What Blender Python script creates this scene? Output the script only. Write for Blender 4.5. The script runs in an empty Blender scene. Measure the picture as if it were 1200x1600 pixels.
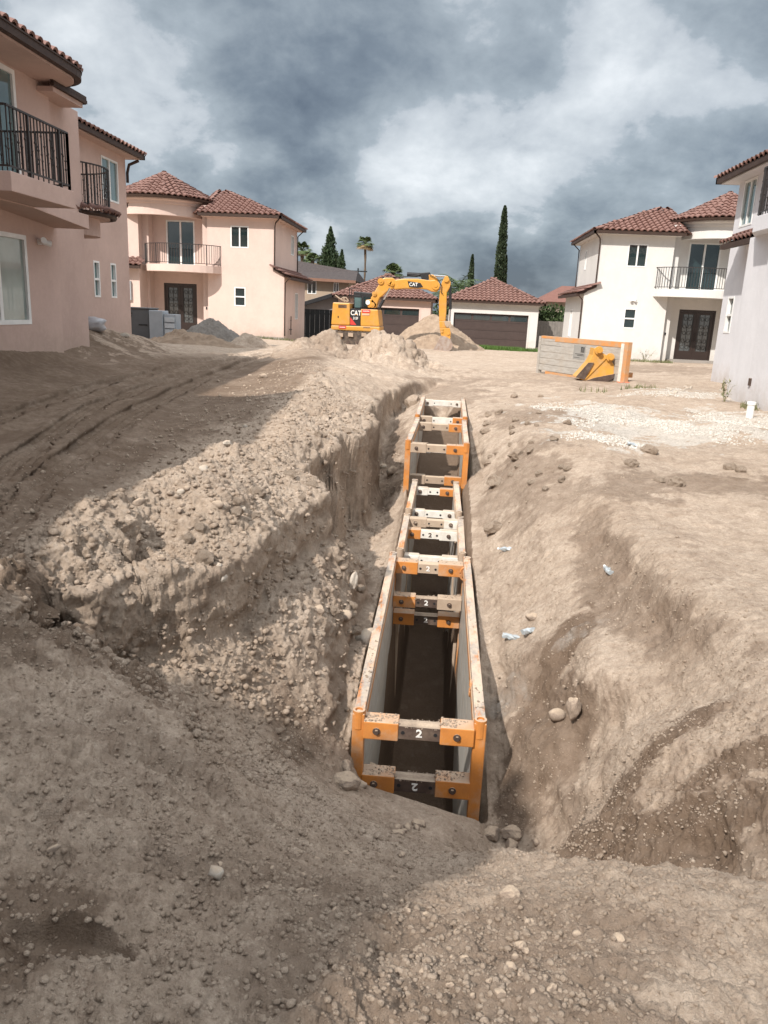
import bpy, math, random
import numpy as np
from mathutils import Matrix, Vector
from mathutils.geometry import delaunay_2d_cdt

random.seed(7); rng = np.random.default_rng(7)
S = bpy.context.scene
C = S.collection
R = math.radians
PI = math.pi

# ------------------------------------------------------------------ camera
EYE = 2.0
cam_data = bpy.data.cameras.new("camera")
cam_data.sensor_fit = 'HORIZONTAL'; cam_data.sensor_width = 36.0; cam_data.lens = 36.0
cam_data.clip_start = 0.05; cam_data.clip_end = 2000
camera = bpy.data.objects.new("camera", cam_data); C.objects.link(camera)
CM = np.array([[0.995812, -0.06234, 0.06688], [0.080423, 0.249312, -0.965078], [0.043489, 0.966415, 0.253281]])
M4 = Matrix.Identity(4)
for i in range(3):
    for j in range(3): M4[i][j] = float(CM[i][j])
M4[2][3] = EYE
camera.matrix_world = M4
S.camera = camera

# ------------------------------------------------------------------ light
SUN_AZ, SUN_EL = 30.0, 43.5        # the light travels towards +Y turned SUN_AZ to the right, SUN_EL down
sun_data = bpy.data.lights.new("sun", 'SUN'); sun_data.energy = 3.9; sun_data.angle = R(0.9)
sun_data.color = (1.0, 0.94, 0.87)
sun = bpy.data.objects.new("sun", sun_data); C.objects.link(sun)
sdir = Vector((math.sin(R(SUN_AZ))*math.cos(R(SUN_EL)), math.cos(R(SUN_AZ))*math.cos(R(SUN_EL)), -math.sin(R(SUN_EL))))
sun.rotation_euler = sdir.to_track_quat('-Z', 'Y').to_euler()
sun.location = (-20, -25, 30)

W = bpy.data.worlds.new("World"); S.world = W; W.use_nodes = True
wn, wl = W.node_tree.nodes, W.node_tree.links
wn.clear()
def N(nodes, typ, **kw):
    n = nodes.new(typ)
    for k, v in kw.items():
        if k == 'inp':
            for a, b in v.items(): n.inputs[a].default_value = b
        else: setattr(n, k, v)
    return n
def world():
    def math_(op, a, b=None, c=None, clamp=False):
        n = N(wn, 'ShaderNodeMath', operation=op, use_clamp=clamp)
        for i, x in enumerate((a, b, c)):
            if x is None: continue
            if isinstance(x, (int, float)): n.inputs[i].default_value = x
            else: wl.new(x, n.inputs[i])
        return n.outputs[0]
    out = N(wn, 'ShaderNodeOutputWorld'); bg = N(wn, 'ShaderNodeBackground'); bg.inputs[1].default_value = 0.1
    sky = N(wn, 'ShaderNodeTexSky', sky_type='NISHITA', sun_disc=False)
    sky.sun_elevation = R(SUN_EL); sky.sun_rotation = R(180+SUN_AZ)
    tc = N(wn, 'ShaderNodeTexCoord'); sep = N(wn, 'ShaderNodeSeparateXYZ')
    wl.new(tc.outputs['Generated'], sep.inputs[0])
    # flat cloud deck: project the view direction on a plane overhead
    z = math_('MAXIMUM', sep.outputs[2], 0.0)
    den = math_('ADD', z, 0.55)
    px = math_('DIVIDE', sep.outputs[0], den); py = math_('DIVIDE', sep.outputs[1], den)
    cmb = N(wn, 'ShaderNodeCombineXYZ'); wl.new(px, cmb.inputs[0]); wl.new(py, cmb.inputs[1])
    def noise(scale, det, rough, off, dist=0.0, src=cmb.outputs[0]):
        mp = N(wn, 'ShaderNodeMapping'); mp.inputs['Location'].default_value = off; wl.new(src, mp.inputs[0])
        n = N(wn, 'ShaderNodeTexNoise', noise_dimensions='3D'); n.inputs['Scale'].default_value = scale
        n.inputs['Detail'].default_value = det; n.inputs['Roughness'].default_value = rough
        n.inputs['Distortion'].default_value = dist
        wl.new(mp.outputs[0], n.inputs['Vector']); return n.outputs[0]
    n1 = noise(3.0, 8, 0.50, (3.1, 1.7, 0.4), 0.15)
    n2 = noise(7.5, 9, 0.55, (7.7, 2.2, 1.1), 0.2)
    n3 = noise(1.1, 3, 0.5, (1.3, 9.2, 2.0))
    n4 = noise(16., 8, 0.62, (0.3, 4.2, 5.0), 0.2)
    # cloud banks that really hang at these bearings (unit direction, spread, brightness)
    base = None
    wob = math_('MULTIPLY', math_('SUBTRACT', n2, 0.5), 0.30)
    wob2 = math_('MULTIPLY', math_('SUBTRACT', n1, 0.5), 0.25)
    for (d, sp, amp) in CLOUDS:
        v = N(wn, 'ShaderNodeVectorMath', operation='DISTANCE'); wl.new(tc.outputs['Generated'], v.inputs[0])
        v.inputs[1].default_value = Vector(d).normalized()
        dd = math_('ADD', math_('DIVIDE', v.outputs['Value'], sp), math_('ADD', math_('MULTIPLY', wob, 2.2), math_('MULTIPLY', wob2, 2.0)))
        g = math_('MULTIPLY', math_('POWER', 2.718, math_('MULTIPLY', math_('MULTIPLY', dd, dd), -1.0)), amp)
        base = g if base is None else math_('ADD', base, g)
    lum = math_('ADD', math_('MULTIPLY', n1, 0.95), math_('MULTIPLY', n2, 0.60))
    lum = math_('ADD', lum, math_('MULTIPLY', n4, 0.22))
    lum = math_('ADD', lum, math_('MULTIPLY', n3, 0.45))
    lum = math_('ADD', lum, base)
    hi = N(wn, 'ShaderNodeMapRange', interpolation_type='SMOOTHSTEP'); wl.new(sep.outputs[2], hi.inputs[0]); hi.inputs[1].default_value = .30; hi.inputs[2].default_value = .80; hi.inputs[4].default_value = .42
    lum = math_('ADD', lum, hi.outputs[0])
    ramp = N(wn, 'ShaderNodeValToRGB'); wl.new(math_('SUBTRACT', lum, 0.605), ramp.inputs[0])
    e = ramp.color_ramp.elements
    cols = [(0.20, (0.085, 0.108, 0.142)), (0.36, (0.155, 0.188, 0.225)), (0.50, (0.255, 0.295, 0.33)), (0.555, (0.295, 0.338, 0.375)), (0.60, (0.40, 0.435, 0.47)), (0.70, (0.49, 0.525, 0.555)), (0.82, (0.62, 0.65, 0.675)), (1.0, (0.74, 0.76, 0.785))]
    e[0].position, e[0].color = cols[0][0], cols[0][1]+(1,)
    e[1].position, e[1].color = cols[-1][0], cols[-1][1]+(1,)
    for p, c in cols[1:-1]:
        q = e.new(p); q.color = c+(1,)
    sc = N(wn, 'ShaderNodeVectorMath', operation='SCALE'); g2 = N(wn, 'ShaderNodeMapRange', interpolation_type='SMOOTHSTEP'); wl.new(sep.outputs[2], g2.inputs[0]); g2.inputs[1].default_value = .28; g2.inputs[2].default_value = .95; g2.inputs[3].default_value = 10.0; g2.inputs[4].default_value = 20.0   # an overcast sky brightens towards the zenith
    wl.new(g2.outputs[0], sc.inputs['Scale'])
    wl.new(ramp.outputs[0], sc.inputs[0])
    mix = N(wn, 'ShaderNodeMix', data_type='RGBA'); mix.inputs[0].default_value = 0.93
    wl.new(sky.outputs[0], mix.inputs[6]); wl.new(sc.outputs[0], mix.inputs[7])
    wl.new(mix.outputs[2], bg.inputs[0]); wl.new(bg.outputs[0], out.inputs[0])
def pixdir(u, v):
    c = np.array([(u-600)/1200., -(v-800)/1200., -1.0]); d = CM @ c
    return tuple(d/np.linalg.norm(d))
CLOUDS = [(pixdir(790, 215), 0.13, 0.25), (pixdir(900, 250), 0.15, 0.06), (pixdir(1000, 110), 0.11, 0.22), (pixdir(660, 260), 0.08, 0.22), (pixdir(560, 270), 0.09, 0.08), (pixdir(60, 60), 0.22, 0.12),
          (pixdir(800, 90), 0.13, -0.24), (pixdir(860, 60), 0.09, -0.10), (pixdir(620, 150), 0.16, -0.05), (pixdir(710, 25), 0.07, 0.20), (pixdir(1090, 250), .12, -.10), (pixdir(460, 300), 0.16, -0.06),
          (pixdir(700, 410), 0.10, -0.16), (pixdir(560, 400), 0.12, -0.14), (pixdir(860, 425), 0.09, -0.20), (pixdir(400, 340), 0.14, -0.06), (pixdir(1100, 230), 0.16, -0.03),
          (pixdir(250, 150), 0.25, 0.02)]
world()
S.view_settings.view_transform = 'Standard'; S.view_settings.look = 'None'; S.view_settings.gamma = 1.0
S.view_settings.use_curve_mapping = False; S.view_settings.exposure = 0.5
S.cycles.max_bounces = 6; S.cycles.diffuse_bounces = 3

# ------------------------------------------------------------------ numpy noise
PERM = rng.permutation(65536).astype(np.int64)
def _h(ix, iy, iz, seed):
    return PERM[(PERM[(PERM[(ix+seed*131) & 65535] + iy) & 65535] + iz) & 65535].astype(np.float32)/65535.0
def vn3(x, y, z, seed=0):
    x = np.asarray(x, np.float32); y = np.asarray(y, np.float32); z = np.asarray(z, np.float32)
    ix, iy, iz = np.floor(x).astype(np.int64), np.floor(y).astype(np.int64), np.floor(z).astype(np.int64)
    fx, fy, fz = x-ix, y-iy, z-iz
    sx, sy, sz = [f*f*f*(f*(f*6-15)+10) for f in (fx, fy, fz)]
    r = 0
    for a in (0, 1):
        wx = sx if a else 1-sx
        for b in (0, 1):
            wy = sy if b else 1-sy
            for c in (0, 1):
                wz = sz if c else 1-sz
                r = r + _h(ix+a, iy+b, iz+c, seed)*wx*wy*wz
    return r*2-1
def vn(x, y, seed=0):
    x = np.asarray(x, np.float32); y = np.asarray(y, np.float32)
    ix, iy = np.floor(x).astype(np.int64), np.floor(y).astype(np.int64)
    fx, fy = x-ix, y-iy
    sx, sy = [f*f*f*(f*(f*6-15)+10) for f in (fx, fy)]
    z = np.zeros_like(ix)
    a = _h(ix, iy, z, seed); b = _h(ix+1, iy, z, seed); c = _h(ix, iy+1, z, seed); d = _h(ix+1, iy+1, z, seed)
    return (a*(1-sx)*(1-sy)+b*sx*(1-sy)+c*(1-sx)*sy+d*sx*sy)*2-1
def fbm(x, y, f, octs, seed, gain=0.5):
    r = 0; a = 1.0
    for o in range(octs):
        r = r + a*vn(x*f+o*17.3, y*f-o*9.1, seed+o); f *= 2.07; a *= gain
    return r
def fbm3(x, y, z, f, octs, seed, gain=0.5, ridged=False):
    r = 0; a = 1.0
    for o in range(octs):
        n = vn3(x*f+o*17.3, y*f-o*9.1, z*f+o*3.7, seed+o)
        r = r + a*((1-2*np.abs(n)) if ridged else n); f *= 2.07; a *= gain
    return r
def lumps(x, y, cell, dens, rmin, rmax, seed, squash=0.8):
    """height of rounded stones and clods half sunk in the soil"""
    gx, gy = x/cell, y/cell
    ix, iy = np.floor(gx).astype(np.int64), np.floor(gy).astype(np.int64)
    best = np.zeros(x.shape, np.float32)
    for a in (-1, 0, 1):
        for b in (-1, 0, 1):
            cx, cy = ix+a, iy+b
            h1 = _h(cx, cy, cx*0+1, seed); h2 = _h(cx, cy, cx*0+2, seed); h3 = _h(cx, cy, cx*0+3, seed); h4 = _h(cx, cy, cx*0+4, seed); h5 = _h(cx, cy, cx*0+5, seed)
            r = (rmin+(rmax-rmin)*h3**2.5)
            th = h5*6.283; dx = (gx-cx-h1)*cell; dy = (gy-cy-h2)*cell
            ux = dx*np.cos(th)+dy*np.sin(th); uy = (-dx*np.sin(th)+dy*np.cos(th))*(1.0+0.7*h4)
            q = 1-(ux*ux+uy*uy)/(r*r)
            top = np.minimum(np.sqrt(np.maximum(q, 0)), np.maximum(.42+.30*h2+(ux*(h3-.5)+uy*(h5-.5))/r*1.1, .1))
            h = np.where((h4 < dens) & (q > 0), top*r*squash*(0.6+0.6*h1), 0)
            best = np.maximum(best, h)
    return best
def lumps3(x, y, z, cell, dens, rmin, rmax, seed, squash=.7):
    """the same in space, for slopes and faces"""
    gx, gy, gz_ = x/cell, y/cell, z/cell
    ix, iy, iz = [np.floor(g).astype(np.int64) for g in (gx, gy, gz_)]
    best = np.zeros(x.shape, np.float32)
    for a in (-1, 0, 1):
        for b in (-1, 0, 1):
            for c in (-1, 0, 1):
                cx, cy, cz = ix+a, iy+b, iz+c
                k = PERM[(PERM[(PERM[(cx+seed*131) & 65535]+cy) & 65535]+cz) & 65535]
                h1 = (k & 255)/255.; h2 = ((k >> 4) & 255)/255.; h3 = ((k >> 8) & 255)/255.; h4 = PERM[k]/65535.
                r = rmin+(rmax-rmin)*h4**2.2; dx = (gx-cx-h1)*cell; dy = (gy-cy-h2)*cell; dz = (gz_-cz-h3)*cell
                q = 1-(dx*dx*(1+.8*h1)+dy*dy*(1+.8*h3)+dz*dz*(1+.8*h2))/(r*r)
                best = np.maximum(best, np.where((((k*7) & 1023)/1023. < dens) & (q > 0), np.minimum(np.sqrt(np.maximum(q, 0)), np.maximum(.45+(dx*(h2-.5)+dy*(h3-.5)+dz*(h1-.5))/r*1.4, .1))*r*squash*1.25, 0))
    return best
def sstep(a, b, x):
    t = np.clip((x-a)/(b-a), 0, 1); return t*t*(3-2*t)
def near_line(x, y, pts):
    """distance to a polyline and the length along it"""
    best = np.full(x.shape, 1e9, np.float32); along = np.zeros(x.shape, np.float32); side = np.zeros(x.shape, np.float32); L = 0
    for (x0, y0), (x1, y1) in zip(pts[:-1], pts[1:]):
        dx, dy = x1-x0, y1-y0; l2 = dx*dx+dy*dy; l = math.sqrt(l2)
        t = np.clip(((x-x0)*dx+(y-y0)*dy)/l2, 0, 1)
        ex, ey = x-(x0+t*dx), y-(y0+t*dy); d = np.sqrt(ex*ex+ey*ey)
        m = d < best; best = np.where(m, d, best); along = np.where(m, L+t*l, along)
        side = np.where(m, np.sign(dx*ey-dy*ex)*d, side); L += l
    return best, along, side

# ------------------------------------------------------------------ terrain: surveyed break lines, triangulated
CLIFF_TOP = [(-2.6, 4.3, .42), (-2.16, 4.10, .30), (-2.0, 4.62, .28), (-1.72, 4.85, .20), (-1.5, 5.15, .15), (-1.33, 6.0, .12), (-1.22, 6.8, .12), (-1.18, 7.5, .15), (-1.42, 8.2, .15), (-1.48, 9.6, .16), (-1.25, 11.4, .18), (-1.15, 12.6, .2), (-1.38, 14.3, .2), (-1.3, 17.3, .2), (-1.1, 19.6, .2), (-.6, 21.6, .2), (-.25, 22.4, .2)]
CLIFF_BOT = [(-2.3, 4.1, .12), (-2.0, 4.22, -.18), (-1.80, 4.58, -.40), (-1.58, 4.72, -.46), (-1.40, 5.12, -.38), (-1.24, 5.98, -.24), (-1.13, 6.8, -.22), (-1.09, 7.5, -.24), (-1.29, 8.25, -.70), (-1.32, 9.6, -1.2), (-1.08, 11.4, -1.25), (-.98, 12.6, -1.15), (-1.2, 14.3, -.95), (-1.12, 17.3, -.5), (-.95, 19.4, -.35), (-.5, 21.2, -.15), (-.2, 22.0, 0.)]
def jag(line, off):
    """broken blocks along the edge: the line steps in and out like a bank cut by a bucket"""
    res = []
    for (x0, y0, z0), (x1, y1, z1) in zip(line[:-1], line[1:]):
        n = max(1, int(math.hypot(x1-x0, y1-y0)/.16))
        for i in range(n):
            t = i/n; res.append([x0+(x1-x0)*t, y0+(y1-y0)*t, z0+(z1-z0)*t])
    res.append(list(line[-1]))
    for p in res:
        y = p[1]; k = math.floor(y*1.7+.3); g = random.Random(int(k)*13+5); j = g.uniform(-.13, .11); k2 = math.floor(y*4.1); g2 = random.Random(int(k2)*7+1); j += g2.uniform(-.045, .045)
        a = min(1, max(0, (y-5.4)/.6))*min(1, max(0, (21-y)/2)); p[0] += j*a; p[2] += g.uniform(-.05, .07)*a if off == 0 else 0
    return [tuple(p) for p in res]
CLIFF_TOP = jag(CLIFF_TOP, 0); CLIFF_BOT = jag(CLIFF_BOT, 1)
LINES = [
 CLIFF_TOP, CLIFF_BOT,
 # crest of the spoil bank left of the trench
 [(-1.5, 1.6, .42), (-1.8, 2.5, .46), (-2.15, 3.3, .52), (-2.42, 4.2, .62), (-2.42, 4.7, .70), (-2.40, 5.15, .74), (-2.42, 5.6, .56), (-2.34, 6.2, .62), (-2.25, 7.0, .60), (-2.2, 7.6, .50), (-1.95, 9.2, .46), (-2.2, 12, .52), (-2.5, 15, .58), (-3.0, 18, .70), (-3.6, 21, .75), (-4.2, 23.5, .85)],
 [(-2.5, 2.2, .35), (-2.85, 3.3, .30), (-2.95, 4.2, .18), (-2.95, 5.2, .12), (-2.85, 7.2, .14), (-2.9, 9.2, .28), (-3.3, 12, .34), (-4.0, 15, .38), (-4.8, 18, .4), (-5.4, 21, .42), (-6, 24, .42)],
 [(-2.28, 5.62, .36), (-2.16, 5.2, .22), (-2.06, 4.82, .12)],
 [(-1.95, 6.6, .46), (-1.80, 6.1, .50), (-1.68, 5.6, .34)],
 [(-1.75, 7.6, .40), (-1.62, 8.6, .30)],
 # spoil heap at the head of the trench, in front of the excavator
 [(-5.0, 24.6, .80), (-4.0, 25.2, 1.05), (-3.2, 25.4, .88), (-2.4, 25.6, 1.16), (-1.5, 25.5, .98), (-.7, 25.2, .45)],
 [(-5.4, 26.8, .38), (-2.6, 27.4, .25), (-.2, 26.8, .15)],
 [(-4.6, 22.4, .45), (-3.2, 23.0, .5), (-2.0, 23.3, .42), (-.9, 23.5, .22), (0, 23.2, .18)],
 # road side and mound by the near house
 [(-6.6, 6, .3), (-7.0, 12, .32), (-7.3, 18, .36), (-7.6, 23, .4)],
 [(-8.9, 6, 1.15), (-9.1, 12, 1.12), (-9.3, 15.5, 1.2), (-9.6, 18, 1.25), (-9.8, 20, 1.05), (-9.9, 21.3, 1.18), (-9.6, 23.2, 1.0), (-9.2, 25, .62)],
 [(-8.2, 6, .55), (-8.3, 12, .55), (-8.4, 16, .6), (-8.6, 20, .62), (-8.6, 23, .55), (-8.3, 25.5, .45)],
 # soil against the left of the shields
 [(-.52, 5.0, -1.44), (-.52, 5.4, -1.38), (-.52, 5.8, -1.14), (-.52, 6.3, -1.01), (-.52, 7.0, -.99), (-.52, 8.0, -.99), (-.50, 9.0, -1.02), (-.42, 9.7, -.98), (-.41, 10.8, -.92), (-.40, 12.0, -.80), (-.50, 12.5, -.62), (-.50, 14.0, -.35), (-.50, 16, -.12), (-.50, 18.6, .02)],
 [(-.47, 5.50, -4.0), (-.46, 8.0, -4.2), (-.39, 9.7, -3.4), (-.36, 12.0, -3.2), (-.45, 12.6, -2.6), (-.45, 15, -1.5), (-.45, 18.3, -.75)],
 [(.43, 5.50, -4.0), (.42, 8.0, -4.2), (.33, 9.7, -3.4), (.31, 12.0, -3.2), (.45, 12.6, -2.6), (.45, 15, -1.5), (.45, 18.3, -.75)],
 # soil against the right
 [(.60, 4.75, -1.98), (.52, 5.4, -1.86), (.48, 6.0, -1.34), (.47, 7.0, -1.12), (.47, 8.0, -1.06), (.47, 9.0, -1.00), (.38, 9.7, -.92), (.37, 10.8, -.82), (.36, 12.0, -.66), (.50, 12.5, -.50), (.50, 14.0, -.28), (.50, 16, -.04), (.50, 18.6, .10)],
 [(-.42, 5.16, -1.50), (0, 5.16, -1.58), (.46, 5.12, -1.66)],
 [(0, 18.5, -.75), (0, 19.2, -.3), (0, 20.6, -.05), (0, 22.6, .12)],
 # pit at the near right corner and its foot
 [(.55, 4.62, -1.95), (.75, 4.75, -1.98), (1.0, 5.0, -1.85), (1.15, 5.3, -1.6)],
 [(.66, 5.6, -1.75), (.8, 6.1, -1.4), (.62, 6.6, -1.3)],
 # rim of the near mound that hides the pit foot
 [(.36, 4.45, -1.62), (.50, 4.15, -1.30), (.72, 3.55, -.78), (.95, 3.0, -.32), (1.08, 2.65, 0.0), (1.3, 2.3, .20), (1.7, 1.9, .30)],
 [(.55, 4.42, -1.82), (.85, 4.0, -1.45), (1.15, 3.5, -1.12), (1.45, 3.05, -.82), (1.85, 2.6, -.45)],
 # dune beyond the hollow
 [(1.15, 4.35, -.95), (1.45, 3.9, -.58), (1.8, 3.3, -.22), (2.1, 2.9, -.05)],
 [(1.02, 5.5, -1.42), (1.22, 5.05, -.92), (1.55, 4.6, -.42), (2.0, 4.0, -.05)],
 # right slope: shoulder, gully, plateau edge
 [(.85, 6.4, -.95), (.95, 7.4, -.86), (.95, 8.6, -.78), (.9, 10, -.58), (.95, 12, -.28), (1.0, 14, -.02), (1.0, 16.5, .12), (.95, 18.5, .14)],
 [(1.25, 5.6, -.55), (1.4, 6.4, -.52), (1.4, 7.4, -.42), (1.3, 8.6, -.34), (1.25, 10, -.14), (1.5, 12, .12), (1.7, 14, .2), (1.9, 17, .24), (1.9, 20, .2)],
 [(1.78, 4.9, -.46), (1.74, 5.9, -.54), (1.68, 6.8, -.50), (1.64, 8.2, -.36), (1.58, 9.6, -.12)],
 [(2.2, 3.9, 0.02), (2.1, 5.0, .03), (1.98, 6.0, .02), (1.90, 7.2, .03), (1.86, 8.4, .06), (1.95, 10, .12), (2.2, 12, .2), (2.5, 14.5, .26), (2.6, 17, .24)],
 # near mound
 [(-.9, 1.0, .4), (0, 1.0, .4), (.9, 1.0, .42)],
 [(-.78, 1.5, .38), (-.1, 1.5, .34), (.75, 1.5, .38)],
 [(-1.2, 2.4, .32), (-.65, 2.25, .14), (0, 2.2, -.02), (.5, 2.3, .08), (.9, 2.15, .24)],
 [(-1.75, 3.3, .36), (-1.2, 3.2, .06), (-.7, 3.1, -.38), (-.1, 3.1, -.66), (.4, 3.2, -.62)],
 [(-1.9, 3.85, .22), (-1.4, 3.9, -.18), (-.9, 3.95, -.72), (-.3, 4.0, -1.05), (.25, 4.0, -1.20)],
 [(-1.55, 4.40, -.5), (-1.2, 4.72, -.86), (-.95, 4.88, -1.10), (-.66, 4.95, -1.36)],
 # lit ridge of slumped soil between the cliff and the near shield
 [(-1.16, 5.75, -.38), (-1.05, 5.45, -.64), (-.97, 5.2, -.90)],
 [(-.86, 6.6, -.46), (-.80, 6.1, -.66), (-.72, 5.65, -1.02)],
 [(-.88, 7.3, -.42), (-.75, 7.8, -.62), (-.65, 8.4, -.86)],
 [(-1.0, 9.2, -1.28), (-.85, 10.4, -1.32), (-.8, 11.6, -1.25), (-.85, 13, -1.05), (-.85, 15, -.62), (-.8, 17, -.3)],
]
PTS = [(-3, .5, .4), (3, .5, .42), (-3, -3, .4), (3, -3, .4), (-12, -3, .6), (12, -3, .4), (-12, 6, 1.1), (-12, 14, 1.1), (-12.5, 26, .62), (-12, 30, .45), (3, 1.5, .3),
       (3, 4, .1), (3, 6, .05), (3, 8, .06), (3.2, 10, .12), (4, 12, .2), (5, 14, .3), (6.5, 16, .38), (8, 20, .4), (9, 24, .38), (5, 4, .2), (7, 8, .36), (9, 14, .4), (12, 10, .4), (12, 20, .4), (12, 26, .35),
       (4, 17, .26), (4, 20, .22), (2.5, 22, .2), (5, 24, .2), (3.5, 28, .15), (6, 30, .15), (0, 30, .12), (-3, 31, .2), (-6, 30, .38), (-8.5, 29, .42), (-10, 32, .45),
       (-8, 36, .42), (-11, 38, .42), (-14, 40, .42), (-20, 40, .42), (-4, 40, .18), (0, 40, .08), (6, 38, .18), (10, 38, .2), (15, 38, .2), (20, 30, .3), (20, 5, .4), (20, -3, .4), (-20, -3, .6), (-20, 15, .7), (-20, 30, .5),
       (-20, 64, .3), (20, 64, .1), (-8, 48, .15), (0, 50, .02), (6, 50, .0), (-12, 33, .45), (-5, 9, .28), (-5, 14, .32), (-5.3, 4, .25), (-6.5, 20, .38)]
GX0, GX1, GY0, GY1, GS = -20.0, 20.0, -3.0, 64.0, 0.04
def build_grid():
    vs, es, zs = [], [], []
    for ln in LINES:
        k = len(vs)
        for p in ln: vs.append(Vector(p[:2])); zs.append(p[2])
        es += [(k+i, k+i+1) for i in range(len(ln)-1)]
    for p in PTS: vs.append(Vector(p[:2])); zs.append(p[2])
    ov, oe, of, orig, _, _ = delaunay_2d_cdt(vs, es, [], 0, 1e-5)
    oz = []
    for o, src in zip(ov, orig):
        if src: oz.append(zs[src[0]])
        else: oz.append(None)
    for i, z in enumerate(oz):
        if z is None:      # two break lines crossed: take the nearest surveyed heights
            d = sorted((((ov[i].x-v.x)**2+(ov[i].y-v.y)**2, q) for v, q in zip(vs, zs)))[:2]
            oz[i] = (d[0][1]+d[1][1])/2; print("crossed lines at", tuple(ov[i]))
    nx, ny = int(round((GX1-GX0)/GS))+1, int(round((GY1-GY0)/GS))+1
    G = np.full((ny, nx), np.nan, np.float32)
    for f in of:
        (x0, y0), (x1, y1), (x2, y2) = [(ov[i].x, ov[i].y) for i in f]
        z0, z1, z2 = [oz[i] for i in f]
        a0, a1 = max(0, int((min(x0, x1, x2)-GX0)/GS)-1), min(nx, int((max(x0, x1, x2)-GX0)/GS)+3)
        b0, b1 = max(0, int((min(y0, y1, y2)-GY0)/GS)-1), min(ny, int((max(y0, y1, y2)-GY0)/GS)+3)
        X = GX0+np.arange(a0, a1)*GS; Y = (GY0+np.arange(b0, b1)*GS)[:, None]
        D = (y1-y2)*(x0-x2)+(x2-x1)*(y0-y2)
        if abs(D) < 1e-12: continue
        l0 = ((y1-y2)*(X-x2)+(x2-x1)*(Y-y2))/D; l1 = ((y2-y0)*(X-x2)+(x0-x2)*(Y-y2))/D; l2 = 1-l0-l1
        m = (l0 >= -1e-4) & (l1 >= -1e-4) & (l2 >= -1e-4)
        sub = G[b0:b1, a0:a1]; sub[m] = (l0*z0+l1*z1+l2*z2)[m]
    G[np.isnan(G)] = 0.3
    K = np.array([1, 2, 1.])/4
    for _ in range(1):
        P = np.pad(G, ((0, 0), (1, 1)), 'edge'); G = K[0]*P[:, :-2]+K[1]*P[:, 1:-1]+K[2]*P[:, 2:]
        P = np.pad(G, ((1, 1), (0, 0)), 'edge'); G = K[0]*P[:-2]+K[1]*P[1:-1]+K[2]*P[2:]
    # a rounder version away from the cliffs and the shields
    B = G.copy()
    for _ in range(20):
        P = np.pad(B, ((0, 0), (1, 1)), 'edge'); B = K[0]*P[:, :-2]+K[1]*P[:, 1:-1]+K[2]*P[:, 2:]
        P = np.pad(B, ((1, 1), (0, 0)), 'edge'); B = K[0]*P[:-2]+K[1]*P[1:-1]+K[2]*P[2:]
    xx = GX0+np.arange(nx)*GS; yy = GY0+np.arange(ny)*GS; XX, YY = np.meshgrid(xx, yy)
    dc, _, _ = near_line(XX, YY, [p[:2] for p in CLIFF_TOP]); 
    keep = np.clip(1-(dc-.25)/.4, 0, 1)
    box = sstep(.3, .0, np.maximum(np.abs(XX)-.5, 0))*sstep(4.9, 5.2, YY)*sstep(19.6, 18.9, YY)
    keep = np.maximum(keep, box)
    return (G*keep+B*(1-keep)).astype(np.float32)
GRID = build_grid()
def base_h(x, y):
    x = np.asarray(x, float); y = np.asarray(y, float)
    fx = np.clip((x-GX0)/GS, 0, GRID.shape[1]-1.001); fy = np.clip((y-GY0)/GS, 0, GRID.shape[0]-1.001)
    ix, iy = fx.astype(int), fy.astype(int); fx, fy = fx-ix, fy-iy
    return GRID[iy, ix]*(1-fx)*(1-fy)+GRID[iy, ix+1]*fx*(1-fy)+GRID[iy+1, ix]*(1-fx)*fy+GRID[iy+1, ix+1]*fx*fy
def ray_xyz(u, v, hfun=None):
    """where the sight line through a place in the photograph meets the ground"""
    d = CM @ np.array([(u-600)/1200., -(v-800)/1200., -1.0]); hfun = hfun or (lambda x, y: float(base_h(x, y)))
    t = 0.6; step = 0.02
    while t < 120:
        x, y, z = d[0]*t, d[1]*t, EYE+d[2]*t
        if z < hfun(x, y): break
        t += step; step = max(.02, t*.004)
    lo, hi = t-step, t
    for _ in range(12):
        m = (lo+hi)/2; x, y, z = d[0]*m, d[1]*m, EYE+d[2]*m
        if z < hfun(x, y): hi = m
        else: lo = m
    return np.array([d[0]*hi, d[1]*hi, EYE+d[2]*hi])
DAMP = []   # (x, y, radius along/across, angle, strength): patches where moist subsoil shows
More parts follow.
